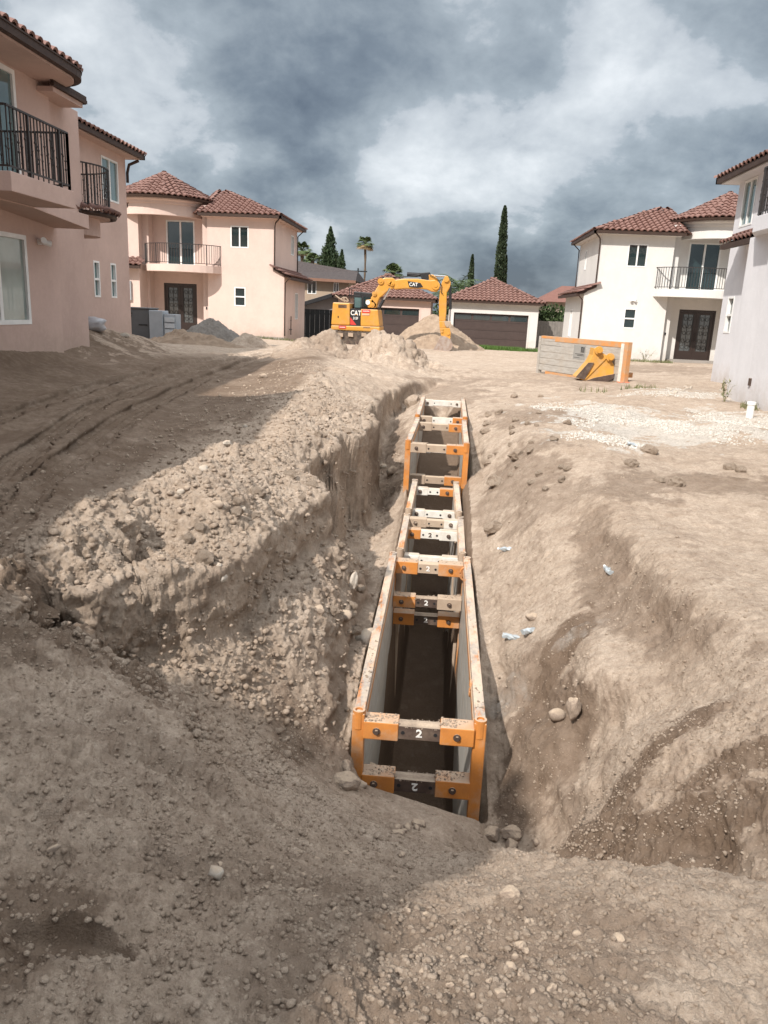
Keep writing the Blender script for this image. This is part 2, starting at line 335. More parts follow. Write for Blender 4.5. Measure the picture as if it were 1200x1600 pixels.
def polar_ground():
    th_dense = np.radians(np.linspace(-41, 33, 1000))
    th_rest = np.radians(np.linspace(33, 319, 90))[1:-1]
    th = np.concatenate([th_dense, th_rest]); nt = len(th)
    r = np.concatenate([[0.25, .5, .75, 1.0, 1.1], np.geomspace(1.2, 4.0, 270), np.geomspace(4.0, 5.6, 230)[1:], np.geomspace(5.6, 9.0, 200)[1:], np.geomspace(9.0, 30, 270)[1:], np.geomspace(30, 64, 90)[1:], np.geomspace(64, 900, 16)[1:]]); nr = len(r)
    RR, TT = np.meshgrid(r, th, indexing='ij')
    X = (RR*np.sin(TT)).astype(np.float32); Y = (RR*np.cos(TT)).astype(np.float32)
    Z = base_h(X, Y).astype(np.float32)
    dense = (np.arange(nt) < len(th_dense))[None, :]
    # masks
    dcl, alc, sidec = near_line(X, Y, [p[:2] for p in CLIFF_TOP])
    road = sstep(-2.9, -3.5, X)*sstep(-8.4, -7.6, X)*sstep(27, 24, Y)
    plate = sstep(1.9, 2.3, X)*sstep(2.5, 4, Y)
    right = sstep(.55, .9, X)*sstep(4.8, 5.4, Y)
    far = sstep(22, 28, Y)
    crest = np.exp(-((X+2.0)/.75)**2)*sstep(3.2, 4.2, Y)*sstep(24, 20, Y)
    fore = sstep(4.6, 3.6, Y)
    bank = np.exp(-((X+1.0)/.55)**2)*sstep(5.2, 6, Y)*sstep(12, 10, Y)
    rough = np.clip(.35+.75*crest+.35*fore+.65*bank-.12*right-.25*road-.2*far, .1, 1.4)
    rough *= np.clip(.75+.6*vn(X*.8, Y*.8, 91), .3, 1.4)
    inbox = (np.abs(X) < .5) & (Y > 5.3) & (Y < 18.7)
    # large forms
    Z += .07*fbm(X, Y, .55, 3, 11)*(1-.75*far)*(1-.55*road) + rough*.055*fbm(X, Y, 1.7, 3, 21)
    heap = np.exp(-((Y-25.2)/1.4)**2)*sstep(-5.6, -4.6, X)*sstep(.3, -.8, X)
    Z += heap*(.24*fbm(X, Y, 1.3, 5, 31, .6)+.05)
    # ruts of the excavator and the lorries on the road
    for pts, wdt, dep in TRACKS:
        d, al, sd = near_line(X, Y, pts)
        m = sstep(wdt*.62, wdt*.5, d)
        Z += -dep*m + dep*.7*sstep(wdt*.5, wdt*.62, d)*sstep(wdt*.95, wdt*.62, d) + m*(.012*np.cos(sd/wdt*2*PI*4.0)) + m*.009*np.cos((al+np.abs(sd)*.7)*2*PI/.17)
    # footprint in the near mound
    fx, fy, fa = FOOT
    ux = (X-fx)*math.cos(fa)+(Y-fy)*math.sin(fa); uy = -(X-fx)*math.sin(fa)+(Y-fy)*math.cos(fa)
    q = (ux/.17)**2+(uy/(.062+.010*np.cos(ux*14)))**2; fm = sstep(1.25, .8, q)
    # normals of the large forms
    Zx = np.gradient(Z, axis=1); Zr = np.gradient(Z, axis=0)
    Xt = np.gradient(X, axis=1); Yt = np.gradient(Y, axis=1); Xr = np.gradient(X, axis=0); Yr = np.gradient(Y, axis=0)
    nxv = Yt*Zr-Zx*Yr; nyv = Zx*Xr-Xt*Zr; nzv = Xt*Yr-Yt*Xr
    sgn = np.sign(nzv); L = np.sqrt(nxv**2+nyv**2+nzv**2)+1e-9
    nxv, nyv, nzv = nxv*sgn/L, nyv*sgn/L, nzv*sgn/L
    slope = sstep(.97, .84, nzv)*(~inbox); steep = sstep(.74, .45, nzv)*(~inbox)
    # crumbs and clods: domain-warped so that none is round
    wx = X+.012*vn(X*38, Y*38, 301)+.03*vn(X*9, Y*9, 303); wy = Y+.012*vn(X*38, Y*38, 302)+.03*vn(X*9, Y*9, 304)
    lm = np.clip(rough*1.15+.05, 0, 1.1)*(1-.75*road*sstep(-3.2, -3.8, X))
    patch = np.clip(.75+.9*vn(X*1.1, Y*1.1, 305)+.5*vn(X*3.3, Y*3.3, 306), .15, 1.5)
    hz = lumps(wx, wy, .34, .38, .04, .16, 51, .62)*np.clip(crest+.45*bank+.25*fore+.28*heap, 0, 1)
    hz += lumps(wx, wy, .12, .42, .012, .052, 52, .6)*np.clip(lm*1.2, .12, 1)*patch
    hz += lumps(wx+.03, wy, .055, .8, .008, .030, 55, .6)*np.clip(lm*1.2+.1, .2, 1)*patch*sstep(18, 12, RR)
    hz += lumps(wx, wy, .026, .95, .004, .015, 53, .7)*np.clip(lm+.35, .3, 1)*sstep(10, 6, RR)
    hz += lumps(wx, wy, .013, .95, .002, .0075, 54, .8)*sstep(5, 3, RR)
    sel = (slope > .02) & (RR < 20) & dense
    l3 = np.zeros_like(Z); xs, ys, zs_ = X[sel], Y[sel], Z[sel]
    wv3 = .03*vn3(xs*9, ys*9, zs_*9, 311); xs = xs+wv3; zs_ = zs_-wv3
    l3[sel] = lumps3(xs, ys, zs_, .16, .35, .02, .085, 57, .55)+lumps3(xs, ys, zs_, .055, .35, .006, .026, 58, .55)
    s3 = fbm3(X, Y, Z, 3.2, 3, 41, .55, True)
    f3 = np.zeros_like(Z); sel2 = (RR < 18) & dense; f3[sel2] = fbm3(X[sel2], Y[sel2], Z[sel2], 12., 4, 61, .66)
    cr = 1-np.abs(fbm(X+.05*vn(X*9, Y*9, 5), Y, 2.6, 2, 81)); crack = sstep(.965, .995, cr)*sstep(.1, .5, vn(X*.6, Y*.6, 82)+.15)*sstep(9, 5, RR)
    lay = np.zeros_like(Z); lay[sel] = vn3(X[sel]*1.2, Y[sel]*1.2, Z[sel]*11, 312)+.6*vn3(X[sel]*4, Y[sel]*4, Z[sel]*9, 313)
    dsp = hz*(1-slope)+l3*slope*np.clip(.35+lm, .3, 1)*(1-.55*steep)+.020*s3*(rough+.2)*(1-.5*steep)+.024*f3*(rough+.22)*(1-.35*steep)
    dsp += steep*(.05*fbm3(X, Y, Z, 2.2, 2, 101)+.022*lay+.02*s3+.05-.11*np.clip((.22-Z)/.45, 0, 1))
    dsp = dsp*(1-.93*fm)-.02*crack*(1-slope)
    guard = np.where((Y > 5.0) & (Y < 18.9), sstep(.5, .66, np.abs(X)), 1.0)
    dsp = dsp*(.25+.75*guard)
    hx, hy = X+nxv*dsp*guard, Y+nyv*dsp*guard; Z = Z+np.where(guard < .5, 1., nzv)*dsp-.036*fm+.018*sstep(1.9, 1.3, q)*sstep(.9, 1.25, q)
    # moist soil mask, plus trench shade painted in as dark soil inside the shields
    damp_shade = np.zeros_like(Z); wv = .42*fbm(X, Y, 1.9, 6, 131, .68)
    for (cx, cy, ra, rb, an, st) in DAMP:
        ux = (X-cx)*math.cos(an)+(Y-cy)*math.sin(an); uy = -(X-cx)*math.sin(an)+(Y-cy)*math.cos(an)
        q = np.sqrt((ux/ra)**2+(uy/rb)**2)+wv*1.1
        damp_shade = np.maximum(damp_shade, st*sstep(1.12, .78, q))
    damp_shade = np.maximum(damp_shade, .95*road*np.clip(.85+.4*wv, 0, 1)*sstep(26, 21, Y))
    damp_shade = np.maximum(damp_shade, .50*steep*np.clip(.3+vn(X*3, Z*7, 141), 0, 1))
    damp_shade = np.maximum(damp_shade, .4*fm)
    damp_shade = damp_shade*(1-sstep(-2.9, -2.6, X)*sstep(-1.0, -1.15, X)*sstep(4.0, 4.4, Y)*.85)
    damp_shade = np.maximum(damp_shade, 1.*inbox)  # darkness of the deep trench painted into the soil colour between the panels
    damp_shade = np.clip(damp_shade+.10*vn(X*1.3, Y*1.3, 143), 0, 1)
    # crushed white rock
    grav = np.zeros_like(Z)
    for (cx, cy, ra, rb, an, st) in GRAVEL:
        ux = (X-cx)*math.cos(an)+(Y-cy)*math.sin(an); uy = -(X-cx)*math.sin(an)+(Y-cy)*math.cos(an)
        q = np.sqrt((ux/ra)**2+(uy/rb)**2)+wv*1.4
        grav = np.maximum(grav, st*sstep(1.1, .5, q))
    idx = np.arange(nr*nt).reshape(nr, nt)
    a = idx[:-1, :]; b = idx[1:, :]
    nxt = np.roll(np.arange(nt), -1)
    quads = np.stack([a, b, b[:, nxt], a[:, nxt]], -1).reshape(-1, 4)
    co = np.stack([hx, hy, Z], -1).reshape(-1, 3)
    cen = len(co); co = np.vstack([co, [[0, 0, float(Z[0].mean())]]])
    fan = np.stack([np.full(nt, cen), idx[0], idx[0][nxt]], -1)
    me = bpy.data.meshes.new("ground")
    nq, nf = len(quads), len(fan)
    me.vertices.add(len(co)); me.vertices.foreach_set('co', co.astype(np.float32).ravel())
    me.loops.add(nq*4+nf*3); me.loops.foreach_set('vertex_index', np.concatenate([quads.ravel(), fan.ravel()]).astype(np.int32))
    me.polygons.add(nq+nf)
    me.polygons.foreach_set('loop_start', np.concatenate([np.arange(nq)*4, nq*4+np.arange(nf)*3]).astype(np.int32))
    me.polygons.foreach_set('use_smooth', np.ones(nq+nf, bool))
    for nm, arr in (('damp_shade', damp_shade), ('gravel', grav)):
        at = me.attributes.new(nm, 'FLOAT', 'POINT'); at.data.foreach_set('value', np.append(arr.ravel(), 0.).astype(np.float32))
    me.update(calc_edges=True)
    k = (slope > .25) & (RR < 13) & dense & (guard > .6)
    return me, (r, th, Z, hx, hy, np.stack([hx[k], hy[k], Z[k], steep[k]], -1))
FOOT = (-.80, 1.78, R(-6))
TRACKS = [([(-3.1, 4.0), (-3.9, 7.0), (-4.6, 11), (-5.2, 16), (-5.5, 21), (-5.6, 26)], .5, .05),
          ([(-5.4, 5.0), (-6.1, 10), (-6.7, 15), (-6.9, 20), (-6.6, 25)], .5, .05),
          ([(-3.6, 5.0), (-4.6, 8.0), (-5.5, 12), (-6.0, 17), (-6.1, 22), (-6.2, 27)], .4, .04)]
GRAVEL = []
def pk(u, v): return ray_xyz(u, v)
def blob(u, v, ra, rb, an, st): 
    p = pk(u, v); return (p[0], p[1], ra, rb, R(an), st)
DAMP = [(-2.6, 25.0, 2.6, 1.2, 0., .5), blob(1040, 1150, .34, .16, 20, 1.), blob(1110, 1200, .34, .14, 160, .85), blob(880, 1000, .35, .16, 60, .9), blob(820, 1050, .35, .18, 30, .55),
        blob(830, 1180, .55, .4, 80, .75), blob(960, 1230, .5, .25, 30, .85), blob(1080, 1290, .5, .22, -40, .9), blob(1180, 1330, .4, .2, -30, .55),
        blob(940, 870, .22, 1.3, 0, .55), blob(1050, 970, .22, .8, 15, .5), blob(1110, 760, 2.2, .7, 0, .5), blob(820, 740, .7, 1.2, 0, .5), blob(700, 620, 1.4, 2.4, 0, .45),
        blob(880, 650, 1.2, 1.4, 0, .45), blob(1010, 575, 3.0, 3.5, 0, .5), blob(840, 590, 2.5, 3, 0, .3), blob(480, 1180, .9, .5, 30, .4), blob(700, 1470, .5, .25, -20, .45), blob(250, 1180, .7, .3, 30, .3),
        blob(600, 1540, .45, .25, 10, .4), blob(30, 1440, .2, .2, 0, .7), blob(700, 1580, .4, .2, 0, .45), blob(540, 1420, .5, .2, 0, .3), blob(250, 620, 4, 3, 0, .8), blob(440, 600, 1.6, 3.5, 0, .55), blob(60, 830, 1.5, 1.2, 0, .8), blob(50, 560, 2.2, 6, 0, .8), blob(600, 720, .5, 3, 0, .5)]
GRAVEL = [blob(960, 650, 1.1, 2.4, 20, .95), blob(1080, 670, 2.0, 1.2, 0, .9), blob(940, 690, .6, .7, 0, .85), blob(1150, 655, 1.5, 1.6, 0, .8), blob(1080, 618, 1.6, 1.0, 0, .6), blob(790, 1085, .16, .3, 20, .3), blob(900, 985, .2, .1, 10, .3), blob(1010, 560, .0001, .0001, 0, 0)]
_p = pk(112, 1474); FOOT = (_p[0], _p[1], R(-4))
gme, GP = polar_ground()
_r, _th, _Z, _hx, _hy, _SL = GP
def gz(x, y):
    """height of the finished ground"""
    rr = math.hypot(x, y); t = math.atan2(x, y)
    if t < _th[0]: t += 2*PI
    i = int(np.clip(np.searchsorted(_r, rr), 1, len(_r)-1)); i = i if abs(_r[i]-rr) < abs(_r[i-1]-rr) else i-1
    j = int(np.clip(np.searchsorted(_th, t), 1, len(_th)-1)); j = j if abs(_th[j]-t) < abs(_th[j-1]-t) else j-1
    return float(_Z[i, j])
def gz_low(x, y, rad=.5):
    return min(gz(x+rad*a, y+rad*b) for a in (-1, -.5, 0, .5, 1) for b in (-1, -.5, 0, .5, 1))

# ------------------------------------------------------------------ materials
def mat(name):
    m = bpy.data.materials.new(name); m.use_nodes = True; nt = m.node_tree
    b = nt.nodes['Principled BSDF']
    return m, nt.nodes, nt.links, b
def mixc(n, l, fac, a, b, blend='MIX'):
    m = N(n, 'ShaderNodeMix', data_type='RGBA', blend_type=blend)
    for i, x in ((0, fac), (6, a), (7, b)):
        if isinstance(x, (int, float)): m.inputs[i].default_value = x
        elif isinstance(x, tuple): m.inputs[i].default_value = x+(1,) if len(x) == 3 else x
        else: l.new(x, m.inputs[i])
    return m.outputs[2]
def tex(n, l, scale, det=4, rough=.55, src='Object', dist=0, off=(0, 0, 0), vscale=(1, 1, 1)):
    tc = N(n, 'ShaderNodeTexCoord'); mp = N(n, 'ShaderNodeMapping'); mp.inputs['Scale'].default_value = vscale; mp.inputs['Location'].default_value = off
    l.new(tc.outputs[src], mp.inputs[0])
    t = N(n, 'ShaderNodeTexNoise'); t.inputs['Scale'].default_value = scale; t.inputs['Detail'].default_value = det; t.inputs['Roughness'].default_value = rough; t.inputs['Distortion'].default_value = dist
    l.new(mp.outputs[0], t.inputs['Vector']); return t.outputs[0]
def rng_(n, l, src, a, b, c=0., d=1.):
    m = N(n, 'ShaderNodeMapRange'); l.new(src, m.inputs[0])
    for i, v in enumerate((a, b, c, d)): m.inputs[i+1].default_value = v
    return m.outputs[0]
def bump(n, l, b, h, strength, dist):
    x = N(n, 'ShaderNodeBump'); x.inputs['Strength'].default_value = strength; x.inputs['Distance'].default_value = dist
    l.new(h, x.inputs['Height']); l.new(x.outputs[0], b.inputs['Normal'])
def soil_mat():
    m, n, l, b = mat("soil")
    big = rng_(n, l, tex(n, l, .9, 5, .6), .35, .65); mid = rng_(n, l, tex(n, l, 6, 6, .65), .3, .7); fine = rng_(n, l, tex(n, l, 70, 5, .7), .3, .7)
    pale = mixc(n, l, big, (.54, .43, .335), (.63, .52, .42))
    c = mixc(n, l, mid, pale, (.36, .265, .185)); 
    mf = N(n, 'ShaderNodeMath', operation='MULTIPLY'); l.new(mid, mf.inputs[0]); mf.inputs[1].default_value = .55
    c = mixc(n, l, mf.outputs[0], pale, (.37, .285, .215))
    c = mixc(n, l, rng_(n, l, fine, 0, 1, 0, .45), c, (.28, .21, .155))
    c = mixc(n, l, rng_(n, l, tex(n, l, 24, 7, .75, off=(5, 3, 1)), .42, .66, 0, .5), c, (.25, .185, .135))
    sp = rng_(n, l, tex(n, l, 190, 3, .6), .66, .74)
    c = mixc(n, l, sp, c, (.66, .60, .52))
    da = N(n, 'ShaderNodeAttribute', attribute_name='damp_shade')
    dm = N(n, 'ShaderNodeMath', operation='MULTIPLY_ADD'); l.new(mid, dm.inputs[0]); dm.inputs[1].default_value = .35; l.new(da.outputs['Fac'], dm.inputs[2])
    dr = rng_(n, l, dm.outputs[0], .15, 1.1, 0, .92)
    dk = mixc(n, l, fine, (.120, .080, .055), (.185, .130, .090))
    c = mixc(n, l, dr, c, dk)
    ga = N(n, 'ShaderNodeAttribute', attribute_name='gravel')
    vor = N(n, 'ShaderNodeTexVoronoi'); vor.inputs['Scale'].default_value = 26; tc = N(n, 'ShaderNodeTexCoord'); l.new(tc.outputs['Object'], vor.inputs[0])
    gc = mixc(n, l, rng_(n, l, vor.outputs['Color'], .2, .9), (.48, .45, .40), (.66, .63, .58))
    gm = N(n, 'ShaderNodeMath', operation='MULTIPLY_ADD'); l.new(mid, gm.inputs[0]); gm.inputs[1].default_value = .5; l.new(ga.outputs['Fac'], gm.inputs[2]); c = mixc(n, l, rng_(n, l, tex(n, l, 3.3, 7, .7, off=(2, 7, 3)), .50, .64, 0, .42), c, (.235, .17, .125))
    c = mixc(n, l, rng_(n, l, gm.outputs[0], .45, 1.0, 0, .62), c, gc)
    l.new(c, b.inputs['Base Color']); b.inputs['Roughness'].default_value = .97; b.inputs['Specular IOR Level'].default_value = .15
    f2 = tex(n, l, 28, 8, .72); f3 = tex(n, l, 160, 4, .7)
    s = N(n, 'ShaderNodeMath', operation='MULTIPLY_ADD'); l.new(f3, s.inputs[0]); s.inputs[1].default_value = .35; l.new(f2, s.inputs[2])
    bump(n, l, b, s.outputs[0], 1.0, .03)
    return m
M_SOIL = soil_mat()
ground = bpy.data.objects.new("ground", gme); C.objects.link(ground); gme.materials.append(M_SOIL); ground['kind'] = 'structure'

# ------------------------------------------------------------------ mesh helpers
class MB:
    def __init__(s): s.v = []; s.f = []
    def add(s, vs, fs):
        k = len(s.v); s.v += [tuple(map(float, p)) for p in vs]; s.f += [tuple(k+i for i in q) for q in fs]; return s
    def box(s, x0, x1, y0, y1, z0, z1):
        x0, x1 = min(x0, x1), max(x0, x1); y0, y1 = min(y0, y1), max(y0, y1); z0, z1 = min(z0, z1), max(z0, z1)
        return s.add([(x0, y0, z0), (x1, y0, z0), (x1, y1, z0), (x0, y1, z0), (x0, y0, z1), (x1, y0, z1), (x1, y1, z1), (x0, y1, z1)],
                     [(0, 3, 2, 1), (4, 5, 6, 7), (0, 1, 5, 4), (1, 2, 6, 5), (2, 3, 7, 6), (3, 0, 4, 7)])
    def beam(s, p0, p1, w, h, up=(0, 0, 1)):
        p0, p1 = Vector(p0), Vector(p1); d = (p1-p0).normalized(); u = Vector(up); r = d.cross(u)
        if r.length < 1e-4: r = d.cross(Vector((1, 0, 0)))
        r.normalize(); u = r.cross(d); r *= w/2; u *= h/2
        c = [p0-r-u, p0+r-u, p0+r+u, p0-r+u, p1-r-u, p1+r-u, p1+r+u, p1-r+u]
        return s.add(c, [(0, 1, 2, 3), (7, 6, 5, 4), (0, 4, 5, 1), (1, 5, 6, 2), (2, 6, 7, 3), (3, 7, 4, 0)])
    def cyl(s, p0, p1, r0, r1=None, n=12, caps=True):
        r1 = r0 if r1 is None else r1; p0, p1 = Vector(p0), Vector(p1); d = (p1-p0).normalized()
        a = d.cross(Vector((0, 0, 1)));
        if a.length < 1e-3: a = Vector((1, 0, 0))
        a.normalize(); b = d.cross(a)
        vs = []
        for p, r in ((p0, r0), (p1, r1)):
            for i in range(n): t = 2*PI*i/n; vs.append(p+a*(r*math.cos(t))+b*(r*math.sin(t)))
        fs = [(i, n+i, n+(i+1) % n, (i+1) % n) for i in range(n)]
        if caps: fs += [tuple(range(n)), tuple(reversed(range(n, 2*n)))]
        return s.add(vs, fs)
    def tube(s, pts, r, n=8, closed=False):
        pts = [Vector(p) for p in pts]; vs = []; m = len(pts)
        for i, p in enumerate(pts):
            d = (pts[(i+1) % m]-pts[i-1]) if closed else (pts[min(i+1, m-1)]-pts[max(i-1, 0)])
            d.normalize(); a = d.cross(Vector((0, 0, 1)))
            if a.length < 1e-2: a = d.cross(Vector((0, 1, 0)))
            a.normalize(); b = d.cross(a)
            for k in range(n): t = 2*PI*k/n; vs.append(p+a*(r*math.cos(t))+b*(r*math.sin(t)))
        fs = []
        for i in range(m if closed else m-1):
            for k in range(n):
                j = (i+1) % m; fs.append((i*n+k, j*n+k, j*n+(k+1) % n, i*n+(k+1) % n))
        if not closed: fs += [tuple(range(n)), tuple(reversed(range((m-1)*n, m*n)))]
        return s.add(vs, fs)
    def prism(s, poly, axis, a, b):
        """poly: 2D outline; axis 'x','y','z' extrudes it from a to b"""
        def P(p, t): return {'x': (t, p[0], p[1]), 'y': (p[0], t, p[1]), 'z': (p[0], p[1], t)}[axis]
        n = len(poly); vs = [P(p, a) for p in poly]+[P(p, b) for p in poly]
        return s.add(vs, [tuple(range(n)), tuple(reversed(range(n, 2*n)))]+[(i, n+i, n+(i+1) % n, (i+1) % n) for i in range(n)])
    def lathe(s, c, prof, n=24, a0=0, a1=2*PI):
        full = abs(a1-a0-2*PI) < 1e-6; m = n if full else n+1; vs = []
        for r, z in prof:
            for i in range(m): t = a0+(a1-a0)*i/n; vs.append((c[0]+r*math.cos(t), c[1]+r*math.sin(t), c[2]+z))
        fs = []
        for j in range(len(prof)-1):
            for i in range(n): k = (i+1) % m if full else i+1; fs.append((j*m+i, j*m+k, (j+1)*m+k, (j+1)*m+i))
        return s.add(vs, fs)
    def build(s, name, m, parent=None, smooth=False, bevel=0, fix=True, mats=None):
        me = bpy.data.meshes.new(name); vs = s.v
        if parent is not None:
            inv = wm(parent).inverted(); vs = [inv @ Vector(p) for p in vs]
        me.from_pydata(vs, [], s.f)
        if fix:
            import bmesh
            bm = bmesh.new(); bm.from_mesh(me); bmesh.ops.recalc_face_normals(bm, faces=bm.faces); bm.to_mesh(me); bm.free()
        if smooth: me.polygons.foreach_set('use_smooth', [True]*len(me.polygons))
        if m: me.materials.append(m)
        o = bpy.data.objects.new(name, me); C.objects.link(o); o.parent = parent
        if bevel:
            b = o.modifiers.new('b', 'BEVEL'); b.width = bevel; b.segments = 2; b.limit_method = 'ANGLE'; b.angle_limit = R(40)
        return o
def wm(o):
    m = o.matrix_basis.copy()
    while o.parent is not None: o = o.parent; m = o.matrix_basis @ m
    return m
def thing(name, label, cat, loc=(0, 0, 0), rz=0., group=None):
    o = bpy.data.objects.new(name, None); o.empty_display_size = .2; C.objects.link(o); o.matrix_basis = Matrix.Translation(loc) @ Matrix.Rotation(rz, 4, 'Z')
    o['label'] = label; o['category'] = cat
    if group: o['group'] = group
    return o
def tag(o, label, cat, group=None):
    o['label'] = label; o['category'] = cat
    if group: o['group'] = group
    return o
def stuff(o): o['kind'] = 'stuff'; return o
def simple(name, rough=.6, spec=.4, metal=0., c0=(.5, .5, .5), c1=None, scale=3., fine=40., bstr=0., bdist=.01, dust=None, var=False, vs=(1, 1, 1)):
    m, n, l, b = mat(name)
    c = mixc(n, l, rng_(n, l, tex(n, l, scale, 5, .6, vscale=vs), .35, .65), c0, c1 or tuple(x*.86 for x in c0))
    if var:
        oi = N(n, 'ShaderNodeObjectInfo'); ge = N(n, 'ShaderNodeNewGeometry')
        s = N(n, 'ShaderNodeMath', operation='ADD'); l.new(oi.outputs['Random'], s.inputs[0]); l.new(ge.outputs['Random Per Island'], s.inputs[1])
        fr = N(n, 'ShaderNodeMath', operation='FRACT'); l.new(s.outputs[0], fr.inputs[0])
        c = mixc(n, l, rng_(n, l, fr.outputs[0], 0, 1, 0, var), c, c1 or c0)
        c = mixc(n, l, rng_(n, l, fr.outputs[0], .85, 1., 0, .5), c, tuple(x*.55 for x in c0))
    if dust is not None:
        ge = N(n, 'ShaderNodeNewGeometry'); sp = N(n, 'ShaderNodeSeparateXYZ'); l.new(ge.outputs['Normal'], sp.inputs[0])
        up = rng_(n, l, sp.outputs[2], .55, .95); nz = rng_(n, l, tex(n, l, 5, 6, .65, off=(3, 1, 2)), .35, .6)
        f1 = N(n, 'ShaderNodeMath', operation='MULTIPLY'); l.new(up, f1.inputs[0]); l.new(rng_(n, l, nz, 0, 1, .55, 1.), f1.inputs[1])
        f2 = N(n, 'ShaderNodeMath', operation='MULTIPLY_ADD', use_clamp=True); l.new(rng_(n, l, tex(n, l, 2.2, 8, .7, off=(9, 4, 2)), .5, .68), f2.inputs[0]); f2.inputs[1].default_value = dust; l.new(f1.outputs[0], f2.inputs[2])
        c = mixc(n, l, f2.outputs[0], c, (.44, .345, .255))
    if 'stucco' in name:      # trowel marks, water stains and soil splashed up from the ground
        tc = N(n, 'ShaderNodeTexCoord'); sp = N(n, 'ShaderNodeSeparateXYZ'); l.new(tc.outputs['Object'], sp.inputs[0])
        zz = N(n, 'ShaderNodeMath', operation='MULTIPLY_ADD'); l.new(rng_(n, l, tex(n, l, 2.6, 6, .7), .3, .7), zz.inputs[0]); zz.inputs[1].default_value = -.55; l.new(sp.outputs[2], zz.inputs[2])
        c = mixc(n, l, rng_(n, l, zz.outputs[0], .35, -.35, 0, .5), c, (.38, .30, .23))
        c = mixc(n, l, rng_(n, l, tex(n, l, .9, 5, .65, vscale=(1, 1, .25), off=(4, 4, 4)), .48, .70, 0, .35), c, tuple(x*.74 for x in c0))
        c = mixc(n, l, rng_(n, l, tex(n, l, 3.2, 6, .7, dist=1.5, off=(8, 1, 2)), .45, .65, 0, .28), c, tuple(min(1, x*1.10) for x in c0))
    if fine: c = mixc(n, l, rng_(n, l, tex(n, l, fine, 3, .6), .35, .65, 0, .22), c, tuple(x*.72 for x in c0))
    l.new(c, b.inputs['Base Color']); b.inputs['Roughness'].default_value = rough; b.inputs['Specular IOR Level'].default_value = spec; b.inputs['Metallic'].default_value = metal
    if bstr: bump(n, l, b, tex(n, l, fine or 40, 5, .65), bstr, bdist)
    return m
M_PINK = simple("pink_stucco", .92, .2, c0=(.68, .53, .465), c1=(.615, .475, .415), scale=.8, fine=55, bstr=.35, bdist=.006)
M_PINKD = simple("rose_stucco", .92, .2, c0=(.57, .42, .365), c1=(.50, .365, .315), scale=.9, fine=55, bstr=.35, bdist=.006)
M_WHITE = simple("white_stucco", .92, .2, c0=(.68, .66, .63), c1=(.63, .61, .58), scale=.8, fine=55, bstr=.35, bdist=.006)
M_GREY = simple("grey_stucco", .92, .2, c0=(.67, .665, .685), c1=(.61, .605, .625), scale=.9, fine=55, bstr=.35, bdist=.006)
M_CREAM = simple("cream_trim", .9, .2, c0=(.76, .60, .48), scale=1)
M_FOUND = simple("concrete", .95, .2, c0=(.33, .30, .27), scale=3, bstr=.4)
M_VINYL = simple("white_vinyl", .45, .4, c0=(.82, .82, .80), fine=0)
M_TILE = simple("clay_tile", .72, .35, c0=(.135, .060, .046), c1=(.25, .145, .12), scale=2.2, fine=30, bstr=.2, bdist=.004, var=.75)
M_DECK = simple("roof_underlay", .9, .2, c0=(.12, .06, .045))
M_GUTTER = simple("brown_gutter", .6, .25, c0=(.045, .027, .021), c1=(.06, .037, .028), fine=0)
M_IRON = simple("black_iron", .45, .5, c0=(.028, .022, .02), fine=0)
M_DOOR = simple("dark_door", .35, .5, c0=(.035, .022, .018), fine=0)
M_GDOOR = simple("brown_garage_door", .5, .4, c0=(.06, .042, .038), c1=(.07, .05, .045), fine=0)
def glass(name, col, rough=.04, cloud=0.):
    m, n, l, b = mat(name)
    c = mixc(n, l, rng_(n, l, tex(n, l, 1.1, 3, .5), .3, .7), col, tuple(x*.6 for x in col))
    l.new(c, b.inputs['Base Color']); b.inputs['Roughness'].default_value = rough; b.inputs['Specular IOR Level'].default_value = .9; b.inputs['Coat Weight'].default_value = .6; b.inputs['Coat Roughness'].default_value = .02
    return m
M_GLASS = glass("dark_glass", (.022, .04, .042)); M_GLASS2 = glass("pale_glass", (.30, .36, .33), .12); M_GLASS3 = glass("teal_glass", (.12, .20, .20), .06)  # the large near window gets a paler, slightly rougher base tone
M_DGLASS = glass("door_glass", (.10, .115, .12), .15)
M_ORANGE = simple("orange_paint", .5, .4, c0=(.58, .225, .05), c1=(.46, .18, .05), scale=6, fine=70, bstr=.1, bdist=.002, dust=.8)
M_ALU = simple("dusty_aluminium", .5, .4, metal=.25, c0=(.52, .50, .46), c1=(.40, .37, .33), scale=4, fine=50, dust=.35, vs=(1, 1, 4))
M_DUSTO = simple("dust_caked_steel", .9, .2, c0=(.43, .34, .26), c1=(.36, .27, .20), scale=7, fine=60, bstr=.3, bdist=.003, dust=.6)
M_RAIL = simple('scuffed_rail', .75, .3, c0=(.47, .37, .28), c1=(.36, .28, .22), scale=9, fine=45, bstr=.3, bdist=.003)
def _rail():
    m, n, l, b = mat('scuffed_rail_paint')
    o_ = mixc(n, l, rng_(n, l, tex(n, l, 14, 6, .7), .4, .6), (.52, .20, .05), (.34, .13, .05))
    g_ = mixc(n, l, rng_(n, l, tex(n, l, 20, 5, .7, off=(2, 0, 0)), .4, .6), (.42, .35, .28), (.30, .26, .23))
    c = mixc(n, l, rng_(n, l, tex(n, l, 3.5, 7, .72, vscale=(3, .6, 2), off=(1, 5, 0)), .40, .50), o_, g_)
    c = mixc(n, l, rng_(n, l, tex(n, l, 2.6, 8, .75, vscale=(2, .8, 1), off=(7, 5, 3)), .44, .58), c, (.50, .40, .305))
    l.new(c, b.inputs['Base Color']); b.inputs['Roughness'].default_value = .8; bump(n, l, b, tex(n, l, 40, 6, .7), .4, .004); return m
M_RAIL = _rail()
